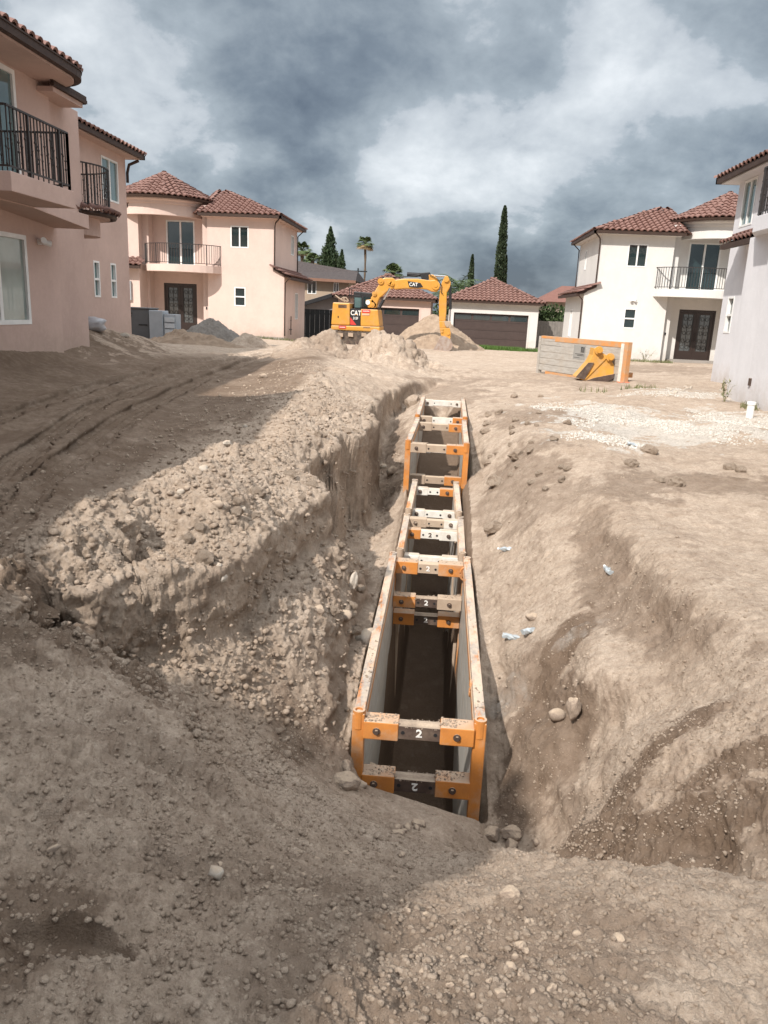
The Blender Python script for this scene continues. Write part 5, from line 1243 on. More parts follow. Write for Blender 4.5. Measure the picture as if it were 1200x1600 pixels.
# upper structure
ebox('engine_housing', [(92, 333), (216, 339), (216, 500), (80, 496)], 41.5, 43.9, M_YEL, bevel=.06)
ebox('counterweight', [(80, 499), (432, 510), (432, 546), (385, 548), (80, 532)], 41.46, 43.9, M_YEL, bevel=.05)
ebox('side_door', [(294, 382), (418, 387), (430, 508), (292, 506)], 41.5, 43.8, M_YEL, bevel=.05)
ebox('side_panel', [(219, 379), (291, 381), (291, 504), (216, 502)], 41.52, 43.8, M_BLACK, bevel=.01)
ebox('red_flash', [(218, 440), (262, 497), (218, 495)], 41.512, 41.53, M_REDP, bevel=0)
for (x0, y0, x1, y1, nm) in ((132, 350, 192, 374, 'vent_grille'),):
    for k in range(5):
        ebox(nm, [(x0, y0+k*5), (x1, y0+k*5+1), (x1, y0+k*5+4), (x0, y0+k*5+3)], 41.485, 41.51, M_STEEL, bevel=0)
for (x0, y0, x1, y1) in ((303, 386, 362, 409), (136, 502, 188, 522)):
    d0 = ebox('decal', [(x0, y0), (x1, y0+2), (x1, y1+1), (x0, y1)], 41.44 if y0 > 450 else 41.48, 41.50, M_REDP, bevel=0)
    ebox('decal_stripe', [(x0+6, y0+9), (x1-6, y0+10), (x1-6, y0+14), (x0+6, y0+13)], 41.435 if y0 > 450 else 41.475, 41.49, M_WTXT, d0, 0)
ebox('decal', [(303, 413), (356, 415), (356, 428), (303, 427)], 41.48, 41.5, simple('pale_decal', .6, .3, c0=(.7, .42, .3), fine=0), bevel=0)
ebox('rail_mark', [(312, 512), (362, 514), (362, 520), (312, 518)], 41.45, 41.47, M_STEEL, bevel=0)
ebox('door_latch', [(128, 432), (134, 432), (134, 446), (128, 446)], 41.48, 41.5, M_BLACK, bevel=0)
def etext(s, x, y, size, Y, m, parent=EXC, sq=1.0, rot=.045): 
    p = e(x, y, Y); return letters(s, size, m, Matrix.Translation((p[0], Y, p[1])) @ FRONT, parent, 'lettering', sq, .004)
etext('CAT', 259, 412, .34, 41.51, M_WTXT, sq=.84); etext('315F', 256, 450, .19, 41.505, M_WTXT, sq=.72)
ebox('cat_mark', [(248, 424), (262, 412), (276, 426)], 41.507, 41.512, M_YEL, bevel=0)
# cab and handrails
cab = ebox('cab', [(226, 250), (360, 262), (372, 378), (226, 374)], 42.5, 43.9, M_BLACK, bevel=.05)
ebox('cab_window', [(234, 296), (286, 299), (286, 372), (234, 370)], 42.47, 42.5, M_GLASS3, cab, 0); ebox('cab_window', [(300, 290), (350, 296), (358, 366), (300, 364)], 42.47, 42.5, M_GLASS, cab, 0)
for pts in ([(213, 230), (213, 330)], [(213, 232), (296, 240), (296, 380)], [(228, 238), (228, 300)], [(213, 280), (292, 288)]):
    q = MB(); q.tube([(e(*p, 41.6)[0], 41.6, e(*p, 41.6)[1]) for p in pts], .018, 5); q.build('handrail', M_BLACK, EXC)
for pts in ([(110, 282), (135, 302), (160, 318), (200, 328)], [(150, 312), (170, 298), (190, 300), (205, 326)], [(173, 300), (176, 332)]):
    q = MB(); q.tube([(e(*p, 42.0)[0], 42.0, e(*p, 42.0)[1]) for p in pts], .035, 6); q.build('hose', M_DUSTO, EXC)
ebox('boom_bracket', [(320, 316), (372, 310), (404, 345), (398, 372), (340, 372)], 42.0, 42.9, M_YEL)
q = MB(); x_, z_ = e(345, 335, 42); q.cyl((x_, 41.95, z_), (x_, 42.05, z_), .12, n=16); q.build('work_lamp', M_VINYL, EXC)
# boom: lower section, main section, nose
bm = ebox('boom', [(352, 372), (360, 300), (395, 240), (420, 200), (432, 165), (462, 152), (520, 152), (545, 176), (540, 225), (505, 240), (470, 262), (440, 290), (425, 300), (412, 330), (400, 374)], 42.0, 42.45, M_YEL, bevel=.05)
ebox('boom_arm', [(535, 168), (600, 160), (700, 160), (790, 172), (830, 168), (858, 196), (862, 232), (842, 256), (805, 256), (770, 240), (700, 232), (600, 234), (530, 240)], 41.98, 42.5, M_YEL, bm, .05)
ebox('boom_decal', [(628, 178), (722, 192), (742, 222), (700, 228), (640, 222)], 41.965, 41.98, M_BLACK, bm, 0)
etext('CAT', 674, 206, .24, 41.96, M_WTXT, bm, .95)
for c, r in (((438, 182), .16), ((392, 272), .12), ((500, 190), .13), ((834, 212), .22), ((376, 352), .14), ((520, 200), .12)):
    x_, z_ = e(*c, 42); q = MB(); q.cyl((x_, 41.93, z_), (x_, 42.0, z_), r, n=20); q.cyl((x_, 41.90, z_), (x_, 41.94, z_), r*.45, n=12); q.build('pivot_pin', M_YEL, bm)
def ecyl(name, a, b, r, m, Y=42.1, parent=EXC, n=12):
    pa_, pb_ = e(*a, Y), e(*b, Y); q = MB(); q.cyl((pa_[0], Y, pa_[1]), (pb_[0], Y, pb_[1]), r, n=n); return q.build(name, m, parent)
ecyl('boom_cylinder', (505, 232), (455, 320), .055, M_CHROME, 41.88, bm); ecyl('boom_cylinder', (460, 312), (425, 378), .085, M_BLACK, 41.88, bm)
ecyl('boom_cylinder', (505, 232), (455, 320), .055, M_CHROME, 42.58, bm); ecyl('boom_cylinder', (460, 312), (425, 378), .085, M_BLACK, 42.58, bm)
ecyl('stick_cylinder', (628, 130), (792, 140), .10, M_BLACK, 42.2, bm); ecyl('stick_cylinder', (792, 140), (905, 146), .045, M_CHROME, 42.2, bm)
ebox('cylinder_mount', [(712, 118), (790, 112), (800, 134), (770, 178), (735, 178), (722, 140)], 42.05, 42.4, M_BLACK, bm)
ebox('boom_nose', [(780, 128), (815, 130), (848, 160), (850, 190), (786, 185)], 42.02, 42.46, M_YEL, bm, .05)
for off in (0, 1, 2):
    q = MB(); pts = [(440, 160), (480, 150), (530, 152+off*3), (600, 152-off*3), (700, 140+off*4), (760, 125+off*4)]; q.tube([(e(*p, 42.1+off*.07)[0], 42.1+off*.07, e(*p, 42.1)[1]) for p in pts], .022, 5); q.build('hose', M_BLACK, bm)
for off in (0, 1):
    q = MB(); pts = [(790, 135), (850, 168), (878, 215), (872, 262), (888, 275)]; q.tube([(e(*p, 41.95+off*.1)[0], 41.95+off*.1, e(*p, 42)[1]) for p in pts], .02, 5); q.build('hose', M_BLACK, bm)
stk = ebox('stick', [(905, 136), (922, 140), (944, 188), (942, 220), (915, 262), (912, 400), (905, 476), (858, 472), (856, 330), (866, 230), (880, 180)], 42.02, 42.42, M_YEL, bevel=.05)
ecyl('bucket_cylinder', (938, 212), (940, 385), .075, M_BLACK, 42.1, stk); ecyl('bucket_cylinder', (940, 385), (936, 470), .04, M_CHROME, 42.1, stk)
x_, z_ = e(911, 168, 42); q = MB(); q.cyl((x_, 41.93, z_), (x_, 42.02, z_), .14, n=18); q.build('pivot_pin', M_YEL, stk)
ebox('stick_end', [(858, 470), (935, 474), (928, 520), (862, 520)], 42.0, 42.45, M_YEL, stk, .03); ebox('tilt_link', [(895, 468), (942, 470), (946, 492), (918, 520), (900, 500)], 41.93, 42.0, M_DUSTO, stk, .02)
ebox('quick_hitch', [(862, 520), (935, 520), (944, 560), (938, 600), (872, 575)], 41.95, 42.5, M_YEL, stk, .02)
for k, c in enumerate(((880, 545), (925, 560), (880, 528), (932, 590))):
    x_, z_ = e(*c, 42); q = MB(); q.cyl((x_, 41.9, z_), (x_, 41.97, z_), .06, n=12); q.build('pivot_pin', M_YELD, stk)
bp = epoly([(872, 575), (905, 582), (940, 600), (958, 640), (950, 672), (928, 692), (880, 699), (806, 696)], 42)
M_BKT = simple("scraped_bucket_steel", .4, .5, metal=.35, c0=(.34, .24, .19), c1=(.48, .42, .38), scale=5, fine=40, dust=.3)
bucket(stk, 'b', bp, 41.75, 42.7, M_BKT, M_BKT, 5)

# ------------------------------------------------------------------ heaps standing on the ground
M_SOILD = simple('fresh_brown_soil', .95, .2, c0=(.37, .28, .205), c1=(.27, .20, .145), scale=4, fine=40, bstr=.8, bdist=.03)
def heap(name, label, cx, cy, rx, ry, h, seed, m, n=70, pw=1.0, cat='dirt pile', amp=.12, rough=.05, z0=None):
    zg = gz(cx, cy) if z0 is None else z0
    o = None; i = np.arange(n*2)*2*PI/(n*2); r = np.linspace(0, 1.08, n)
    RR, TT = np.meshgrid(r, i, indexing='ij'); wob = 1+.18*vn(np.cos(TT)*1.6+seed, np.sin(TT)*1.6, seed)
    X = cx+RR*rx*wob*np.cos(TT); Y = cy+RR*ry*wob*np.sin(TT)
    Z = zg-.15+(h+.15)*np.clip(1-np.sqrt(RR**2+.02)**1.15, 0, 1)**1.1-.10*(RR > 1.02); Z += amp*fbm(X, Y, .9, 3, seed+3)*(1-RR*.5)+rough*fbm(X, Y, 4.5, 4, seed+5, .6)
    Z += lumps(X.astype(np.float32), Y.astype(np.float32), .16, .5, .02, .07, seed+9)
    m_ = len(i); vs = np.stack([X, Y, Z], -1).reshape(-1, 3); idx = np.arange(n*m_).reshape(n, m_); nx = np.roll(np.arange(m_), -1)
    q = np.stack([idx[:-1], idx[1:], idx[1:][:, nx], idx[:-1][:, nx]], -1).reshape(-1, 4)
    me = bpy.data.meshes.new(name); me.from_pydata(vs.tolist(), [], q.tolist()); me.materials.append(m); me.polygons.foreach_set('use_smooth', [True]*len(me.polygons))
    ob = bpy.data.objects.new(name, me); C.objects.link(ob); tag(ob, label, cat); return ob
heap('dirt_pile', 'tall brown dirt pile standing behind the excavator arm', -.9, 46.2, 3.1, 2.2, 2.0, 3, M_SOILD, z0=.1)
heap('dirt_pile', 'low sunlit dirt pile beside the excavator bucket', -1.0, 43.6, 2.0, 1.3, .95, 8, M_SOILD, z0=.08)
M_GRAV = simple("grey_gravel", .95, .2, c0=(.25, .225, .20), c1=(.18, .16, .14), scale=14, fine=50, bstr=.9, bdist=.03)
heap('gravel_pile', 'grey gravel pile in front of the dark double door of the pink house', -9.5, 31.2, 1.75, 1.4, 1.15, 14, M_GRAV, 50, cat='gravel pile', z0=.4)
heap('dirt_pile', 'low brown dirt pile at the foot of the grey gravel pile', -9.9, 29.3, 2.6, 1.2, .62, 21, M_SOILD, 60, z0=.4)
heap('dirt_pile', 'small dirt heap right of the gravel pile, by the pink house', -7.9, 30.6, 1.3, 1.0, .5, 27, M_SOIL, 50, z0=.38)

# grey box and crate by the entrance of the pink house
g0 = at(197, 525, 33.0); BX = thing('storage_box', 'long dark grey box with faint printing, left of the pink house door', 'box', (-13.4, 30.9, .4))
q = MB(); q.box(-14.7, -11.76, 30.5, 31.5, .42, 1.65); q.build('box_body', simple('grey_plastic', .7, .3, c0=(.12, .123, .128), c1=(.10, .103, .108), scale=2, fine=0), BX, bevel=.03)
q = MB(); q.box(-14.73, -11.73, 30.47, 31.53, 1.65, 1.71); q.build('lid', simple('grey_lid', .7, .3, c0=(.15, .155, .16), fine=0), BX, bevel=.02)
for k, (x, z, l) in enumerate(((-12.9, 1.45, .45), (-12.85, 1.34, .38), (-12.2, 1.02, .35))):
    q = MB(); q.box(x, x+l, 30.485, 30.5, z, z+.045); q.build('print', M_BLACK, BX)
CR = thing('slatted_crate', 'pale grey slatted crate standing at the end of the long grey box', 'crate', (-11.2, 30.3, .4))
ML = simple('light_grey_plastic', .6, .3, c0=(.38, .41, .44), c1=(.33, .36, .39), fine=0)
q = MB(); q.box(-11.68, -11.14, 30.26, 30.96, .42, 1.62); q.build('crate_body', ML, CR, bevel=.02)
q = MB(); q.box(-11.13, -10.64, 30.36, 30.96, .42, 1.5); fb = q.build('crate_front', ML, CR, bevel=.01)
MW = simple('pale_slat', .6, .3, c0=(.58, .62, .65), fine=0)
for k in range(4):
    q = MB(); q.box(-11.08, -10.69, 30.31, 30.36, .50+k*.235, .68+k*.235); q.build('slat', MW, CR)
# plastic bag on the mound by the near house
bg = MB(); 
import bmesh
def blobmesh(c, r, seed, sub=3, amp=.25, f=3.):
    bm = bmesh.new(); bmesh.ops.create_icosphere(bm, subdivisions=sub, radius=1)
    for v in bm.verts:
        n_ = float(fbm3(np.array([v.co.x]), np.array([v.co.y]), np.array([v.co.z]), f*.5, 3, seed)[0]); v.co *= 1+amp*n_
        v.co = Vector((v.co.x*r[0], v.co.y*r[1], v.co.z*r[2]))+Vector(c)
    return bm
def from_bm(bm, name, m, parent=None, smooth=False):
    me = bpy.data.meshes.new(name); bm.to_mesh(me); bm.free(); me.materials.append(m)
    if parent: me.transform(wm(parent).inverted())
    if smooth: me.polygons.foreach_set('use_smooth', [True]*len(me.polygons))
    o = bpy.data.objects.new(name, me); C.objects.link(o); o.parent = parent; return o
zz = gz(-9.9, 21.3)
o = from_bm(blobmesh((-9.9, 21.3, zz+.12), (.45, .3, .2), 5), 'plastic_bag', simple('pale_bag', .35, .5, c0=(.50, .50, .52), c1=(.36, .36, .38), scale=3), smooth=True); tag(o, 'crumpled pale plastic bag on the dirt mound by the near left house', 'bag')

# ------------------------------------------------------------------ background buildings, gate and fences
NB = thing('tan_house', 'tan neighbour house with long dark roof behind the pink house', 'house', (-10, 60, .3))
q = MB(); x0, x1 = -16.0, -7.6
w = MB(); P = lambda a, z, d: (a, 60+d, z); hw = [(-10.75, -10.05, 3.0, 3.98), (-8.75, -8.35, 3.2, 3.9)]
facade(w, P, x0, x1, 0, 4.1, hw); w.add([(x1, 60, 0), (x1, 68, 0), (x1, 68, 4.1), (x1, 60, 4.1)], [(0, 1, 2, 3)]); w.add([(x0, 68, 0), (x1, 68, 0), (x1, 68, 4.1), (x0, 68, 4.1)], [(0, 1, 2, 3)]); w.build('wall', simple('tan_stucco', .95, .2, c0=(.42, .33, .25), scale=1), NB, fix=False)
for hq in hw: window(NB, P, *hq, 'slide', M_GLASS)
MR = simple('dark_shingle', .9, .2, c0=(.055, .045, .045), c1=(.085, .07, .065), scale=6, fine=60)
q = MB(); q.add([(x0-.5, 59.4, 4.25), (x1+.6, 59.4, 4.05), (x1+.2, 64, 4.95), (x0-.5, 64, 6.1), (x1+.6, 68.5, 4.05), (x0-.5, 68.5, 4.25)], [(0, 1, 2, 3), (3, 2, 4, 5), (1, 4, 2), (0, 5, 4, 1)]); q.build('roof', MR, NB)
q = MB(); q.beam((x0-.5, 59.38, 4.15), (x1+.6, 59.38, 3.98), .06, .2); q.build('fascia', simple('brown_fascia', .7, .3, c0=(.24, .13, .09)), NB)
SD = thing('shed', 'low grey shed with sloping black edged roof behind the dark gate', 'shed', (-8.8, 53, .2))
q = MB(); q.prism([(-10.5, 0), (-7.4, 0), (-7.4, 2.85), (-10.5, 1.8)], 'y', 53, 55.5); q.build('wall', simple('shed_grey', .9, .2, c0=(.34, .33, .33), scale=2), SD)
q = MB(); q.prism([(-10.9, 1.78), (-7.1, 3.05), (-7.1, 3.2), (-10.9, 1.93)], 'y', 52.5, 56); q.build('roof', simple('shed_roof_grey', .9, .2, c0=(.30, .29, .30)), SD)
q = MB(); q.beam((-10.9, 52.46, 1.80), (-7.1, 52.46, 3.05), .06, .24, (0, 0, 1)); q.build('fascia', M_BLACK, SD)
GT = thing('gate', 'dark solid gate closing the gap between pink house and excavator', 'gate', (-8.2, 49.5, .1))
MG = simple('dark_gate', .6, .3, c0=(.022, .026, .028), c1=(.018, .02, .022), scale=1)
for k in range(8):
    q = MB(); a = -9.6+k*.31; q.box(a+.006, a+.304, 49.5, 49.54, .12, 1.9); q.build('board', MG, GT)
for a in (-9.65, -7.12): q = MB(); q.box(a, a+.07, 49.47, 49.57, .05, 1.98); q.build('gate_post', MG, GT)
q = MB(); q.box(-9.58, -7.14, 49.54, 49.6, 1.6, 1.68); q.box(-9.58, -7.14, 49.54, 49.6, .35, .43); stuff(q.build('gate_rails', MG, GT))
def board_fence(name, label, xa, xb, Y, z0, z1, m, bw=.19, posts=2.4):
    F_ = thing(name, label, 'fence', ((xa+xb)/2, Y, z0)); n = int((xb-xa)/bw)
    for k in range(n):
        q = MB(); a = xa+k*bw; q.box(a+.004, a+bw-.006, Y, Y+.02, z0, z1+random.uniform(-.015, .015)); q.build('board', m, F_)
    k = 0
    while xa+k*posts <= xb: q = MB(); a = xa+k*posts; q.box(a, a+.09, Y+.02, Y+.11, z0, z1+.03); q.build('post', m, F_); k += 1
    q = MB(); q.box(xa, xb, Y+.02, Y+.06, z1-.35, z1-.26); q.build('rail', m, F_); return F_
MF = simple('weathered_wood', .9, .2, c0=(.23, .21, .19), c1=(.17, .155, .14), scale=3, fine=30)
board_fence('wooden_fence', 'weathered grey board fence between white garage and white house', 5.9, 11.5, 54, .05, 1.80, MF)
board_fence('wooden_fence', 'dim board fence seen through the gap between the two garages', -2.4, .6, 58.5, .05, 1.9, MF)
board_fence('wooden_fence', 'long weathered board fence far behind pink house and shed', -24, -7.0, 58, .1, 1.9, MF, .25)
RB = thing('far_house', 'far brown roofed house behind the hedge, right of the white garage', 'house', (10, 66, 0))
q = MB(); q.box(7.6, 16, 66, 72, 0, 3.3); q.build('wall', simple('far_tan', .9, .2, c0=(.40, .33, .27)), RB)
q = MB(); q.add([(7.2, 65.5, 3.3), (16.5, 65.5, 3.3), (16.5, 72.5, 3.3), (7.2, 72.5, 3.3), (9.5, 69, 4.7), (14, 69, 4.7)], [(0, 1, 5, 4), (1, 2, 5), (2, 3, 4, 5), (3, 0, 4)]); q.build('roof', simple('far_roof', .9, .2, c0=(.20, .10, .08)), RB)

up_ = thing('utility_pole', 'thin utility pole with crossarm behind the tan house', 'pole', (-9.0, 78, .2))
q = MB(); q.cyl((-9.0, 78, .1), (-9.0, 78, 5.9), .09, .07, n=8); q.build('pole', MG, up_); q = MB(); q.box(-9.9, -8.1, 77.95, 78.05, 5.55, 5.67); q.build('crossarm', MG, up_)
# ------------------------------------------------------------------ trees
def leaf_mat(name, c0, c1):
    m, n, l, b = mat(name); ge = N(n, 'ShaderNodeNewGeometry')
    c = mixc(n, l, ge.outputs['Random Per Island'], c0, c1); l.new(c, b.inputs['Base Color']); b.inputs['Roughness'].default_value = .6; b.inputs['Specular IOR Level'].default_value = .3
    b.inputs['Subsurface Weight'].default_value = 0
    return m
L_CYP = leaf_mat('cypress_leaf', (.022, .035, .018), (.045, .065, .03)); L_CON = leaf_mat('conifer_leaf', (.03, .05, .025), (.06, .09, .04)); L_PALM = leaf_mat('palm_leaf', (.05, .075, .025), (.10, .13, .05)); L_QP = leaf_mat('queen_palm_leaf', (.05, .08, .03), (.10, .14, .055)); L_DRY = leaf_mat('dry_frond', (.20, .14, .07), (.28, .20, .10)); L_HED = leaf_mat('hedge_leaf', (.03, .05, .02), (.07, .10, .035)); L_GR = leaf_mat('grass_blade', (.06, .12, .02), (.10, .17, .04)); L_WEED = leaf_mat('weed_leaf', (.12, .14, .06), (.24, .22, .12))
M_TRUNK = simple('bark', .95, .2, c0=(.16, .12, .085), c1=(.11, .08, .06), scale=6, bstr=.6)
def leaves(name, centers, dirs, size, m, parent, seed, asp=.45):
    g = np.random.default_rng(seed); n = len(centers); c = np.array(centers); a = np.array(dirs)+g.normal(0, .35, (n, 3)); a /= np.linalg.norm(a, axis=1)[:, None]
    b = np.cross(a, g.normal(0, 1, (n, 3))); b /= np.linalg.norm(b, axis=1)[:, None]; s = size*g.uniform(.6, 1.3, n)[:, None]
    v = np.stack([c-a*s*.5, c+b*s*asp*.5, c+a*s*.5, c-b*s*asp*.5], 1).reshape(-1, 3)
    mb = MB(); mb.v = v.tolist(); mb.f = [(4*i, 4*i+1, 4*i+2, 4*i+3) for i in range(n)]
    return mb.build(name, m, parent, fix=False)
def column_tree(name, label, x, y, zb, top, rad, m, seed, n=9000, size=.22, prof=None, cat='tree', lumpy=.25, spread=.0):
    t = thing(name, label, cat, (x, y, zb)); q = MB(); H = top-zb; q.cyl((x, y, zb-.1), (x, y, zb+H*.9), rad*.12+.05, .03, n=8)
    q.build('trunk', M_TRUNK, t); g = np.random.default_rng(seed)
    prof = prof or (lambda f: (1-f)**.55*min(1, f*6+.3)); cs, ds = [], []
    nb = 260; bf = g.uniform(0, 1, nb)**.8; ba = g.uniform(0, 2*PI, nb)
    for k in range(n):
        j = g.integers(nb); f = bf[j]+g.normal(0, .018); f = min(max(f, 0), 1); an = ba[j]+g.normal(0, .30); rr = rad*prof(f)*(1-lumpy*g.random()**2)*g.uniform(.55, 1.08)*(1+lumpy*.7*math.sin(j*2.3))
        cs.append((x+rr*math.cos(an), y+rr*math.sin(an), zb+.03*H+f*H*.97-spread*rr)); ds.append((math.cos(an)*.5, math.sin(an)*.5, 1.0-spread))
    leaves('crown', cs, ds, size, m, t, seed); return t
column_tree('cypress_tree', 'tallest slim dark cypress behind the white garage', 4.55, 75, .1, 11.6, .62, L_CYP, 1, 14000, .26, prof=lambda f: (1-f)**.42*min(1, f*3+.55), lumpy=.30)
column_tree('cypress_tree', 'short side shoot of cypress pressed against the tallest one', 5.05, 75.2, .1, 7.4, .34, L_CYP, 4, 4000, .22)
column_tree('cypress_tree', 'shorter slim cypress between the feathery palm and the tallest cypress', 1.85, 72, .1, 7.1, .52, L_CYP, 2, 7000, .22)
column_tree('conifer_tree', 'broad dark conifer behind the tan house roof', -12.4, 82, .2, 9.9, 2.2, L_CON, 3, 16000, .34, prof=lambda f: (1-f)**.85*min(1, f*5+.4), lumpy=.6, spread=.15)
column_tree('conifer_tree', 'lower dark conifer right of the broad one', -10.9, 80, .2, 7.6, 1.2, L_CON, 6, 7000, .3, prof=lambda f: (1-f)**.8*min(1, f*5+.4), lumpy=.6)
def fan_palm(label, x, y, zb, hz, cr, seed, trunk=.16, n=44, dry=True, fz=.95):
    t = thing('palm_tree', label, 'palm tree', (x, y, zb)); q = MB(); g = np.random.default_rng(seed)
    q.tube([(x+.12*math.sin(k*.8+seed)*(k/6), y, zb+(hz-zb)*k/6) for k in range(7)], trunk, 7); q.build('trunk', M_TRUNK, t); xt = x+.12*math.sin(6*.8+seed)
    mb = MB(); md = MB()
    for k in range(n):
        el = g.uniform(-.55, 1.35); an = g.uniform(0, 2*PI); d = Vector((math.cos(an)*math.cos(el), math.sin(an)*math.cos(el), math.sin(el))); st = Vector((xt, y, hz))
        L = cr*g.uniform(.75, 1.0); tgt = md if (dry and el < -.25) else mb
        c = st+d*L*.45; side = d.cross(Vector((0, 0, 1))).normalized(); upv = side.cross(d)
        tgt.beam(st, c, .03, .02)
        for j in range(13):
            a = (j-6)/6*1.25; dr = (d*math.cos(a)+side*math.sin(a)).normalized(); tip = c+dr*L*.55+Vector((0, 0, -.16*L*(1+abs(a)*.4))); mid_ = c+dr*L*.32; w_ = dr.cross(upv).normalized()*.045*cr
            tgt.add([c, mid_+w_, tip, mid_-w_], [(0, 1, 2, 3)])
    mb.build('crown', L_PALM, t, fix=False)
    if md.v: md.build('dead_fronds', L_DRY, t, fix=False)
    return t
fan_palm('tall lone fan palm on a thin bare trunk left of the excavator boom', -9.68, 90, .3, 9.1, 1.25, 11, .14)
fan_palm('fan palm between the pink house and the broad conifer', -13.9, 75, .3, 7.1, 1.15, 12, .18)
fan_palm('fan palm with brown hanging fronds in front of the broad conifer', -12.2, 71, .3, 6.0, 1.0, 13, .18)
fan_palm('bushy fan palm rising just above the pink garage roof', -5.0, 70, .2, 5.2, 1.15, 14, .25, 56)
def queen_palm(label, x, y, hz, cr, seed):
    t = thing('palm_tree', label, 'palm tree', (x, y, .1)); q = MB(); q.cyl((x, y, 0), (x, y, hz), .16, .12, n=8); q.build('trunk', M_TRUNK, t); g = np.random.default_rng(seed); mb = MB()
    for k in range(20):
        an = 2*PI*k/20+g.uniform(-.2, .2); el = g.uniform(.15, 1.2); v = Vector((math.cos(an)*math.cos(el), math.sin(an)*math.cos(el), math.sin(el))); p = Vector((x, y, hz)); L = cr*g.uniform(.85, 1.1); pts = [p.copy()]
        for s in range(12): v.z -= .13; v.normalize(); p = p+v*L/12*1.25; pts.append(p.copy())
        mb.tube(pts, .02, 3)
        for s in range(1, 12):
            d = (pts[s+1]-pts[s-1] if s < 12 else v).normalized(); side = d.cross(Vector((0, 0, 1))).normalized()
            for sg in (-1, 1):
                for rep in range(2):
                    r_ = (side*sg+d*.5+Vector((0, 0, g.uniform(-.7, .1)))).normalized(); ln = .5*math.sin(PI*min(1, s/12+.12))+.15; w_ = d*.028; b_ = pts[s]+d*(rep*.08); mb.add([b_-w_, b_+w_, b_+r_*ln], [(0, 1, 2)])
    mb.build('crown', L_QP, t, fix=False); return t
queen_palm('feathery queen palm with drooping fronds behind the gap of the garages', .75, 62, 3.9, 1.75, 5)
queen_palm('second feathery queen palm, just right of the first and half behind cypress', 1.9, 63.5, 3.7, 1.6, 6)
queen_palm('low queen palm left of the first, over the excavator stick', -.1, 64, 3.5, 1.5, 7)
def shrub(name, label, x0, x1, y0, y1, z0, z1, m, seed, n, size, cat='hedge'):
    t = thing(name, label, cat, ((x0+x1)/2, (y0+y1)/2, z0)); g = np.random.default_rng(seed); cs, ds = [], []
    nb = 30; bc = [(g.uniform(x0, x1), g.uniform(y0, y1), z0+(z1-z0)*g.uniform(.1, .85), (z1-z0)*g.uniform(.18, .32)) for _ in range(nb)]
    for k in range(n):
        bx = bc[g.integers(nb)]; d = g.normal(0, 1, 3); d /= np.linalg.norm(d); r_ = bx[3]*g.uniform(.6, 1.1); cs.append((bx[0]+d[0]*r_*1.3, bx[1]+d[1]*r_*1.3, max(z0, bx[2]+d[2]*r_))); ds.append(tuple(d+np.array([0, 0, .4])))
    q = MB(); 
    for k in range(5): xx = x0+(x1-x0)*(k+.5)/5; q.cyl((xx, (y0+y1)/2, z0-.1), (xx+g.uniform(-.3, .3), (y0+y1)/2, z0+(z1-z0)*.7), .05, .02, n=6)
    stuff(q.build('stems', M_TRUNK, t)); leaves('foliage', cs, ds, size, m, t, seed, .6); return t
shrub('hedge', 'dark leafy hedge above the grey fence, right of the white garage', 6.2, 10.5, 55.3, 57.5, .3, 2.9, L_HED, 31, 9000, .22)
shrub('hedge', 'dark green shrubs in the gap between the two garages', -2.2, .3, 60.5, 62, .3, 2.6, L_HED, 32, 3500, .22)
shrub('hedge', 'dark green shrubs far left behind the tan house', -20, -12, 72, 76, .3, 4.2, L_HED, 33, 6000, .35)
shrub('hedge', 'distant shrubs behind the white house', 12, 26, 62, 66, .3, 3.0, L_HED, 34, 6000, .3)
# grass strip by the garage, weeds by the houses
def tufts(name, label, spots, m, seed, h=.12, n=60, rad=.2, kind='stuff', cat='grass'):
    g = np.random.default_rng(seed); mb = MB()
    for (x, y, rx, ry, cnt) in spots:
        for k in range(cnt):
            a = g.uniform(0, 2*PI); r_ = math.sqrt(g.random()); px_, py_ = x+rx*r_*math.cos(a), y+ry*r_*math.sin(a); z = gz(px_, py_)-.01; hh = h*g.uniform(.5, 1.3); dx, dy = g.normal(0, .35, 2)*hh; w_ = .012+hh*.05
            an = g.uniform(0, PI); wx, wy = math.cos(an)*w_, math.sin(an)*w_
            mb.add([(px_-wx, py_-wy, z), (px_+wx, py_+wy, z), (px_+dx, py_+dy, z+hh)], [(0, 1, 2)])
    o = mb.build(name, m, None, fix=False)
    if kind: o['kind'] = kind; o['label'] = label
    else: tag(o, label, cat)
    return o
tufts('grass', 'strip of green grass in front of the white garage', [(2.9, 47.6, 1.7, 1.0, 5200), (4.6, 46.9, 1.2, .5, 1200)], L_GR, 41, .20)
tufts('weeds', 'thin weeds at the foot of the houses', [(9.2, 37.9, 1.0, .4, 260), (10.2, 37.6, .5, .3, 200), (-8.9, 39.7, 1.6, .2, 260), (7.9, 19.3, .25, .15, 60), (6.55, 17.0, .2, .3, 60), (3.9, 20.6, .5, .3, 20), (5.1, 20.7, .5, .3, 60)], L_WEED, 42, .14)
def weed(label, x, y, h, seed):
    g = np.random.default_rng(seed); t = thing('weed', label, 'weed', (x, y, gz(x, y))); st = MB(); lf = MB(); z = gz(x, y)
    for k in range(7):
        dx, dy = g.normal(0, .28, 2)*h; p0, p1 = Vector((x, y, z-.02)), Vector((x+dx, y+dy, z+h*g.uniform(.6, 1.1))); st.cyl(p0, p1, .006, .003, n=4)
        for j in range(9):
            f = g.uniform(.3, 1); c = p0+(p1-p0)*f; d = Vector(g.normal(0, 1, 3)).normalized(); sd = d.cross(Vector((0, 0, 1))).normalized()*.018; lf.add([c, c+d*.05+sd, c+d*.11, c+d*.05-sd], [(0, 1, 2, 3)])
    st.build('stems', L_WEED, t, fix=False); lf.build('leaves', L_WEED, t, fix=False); return t
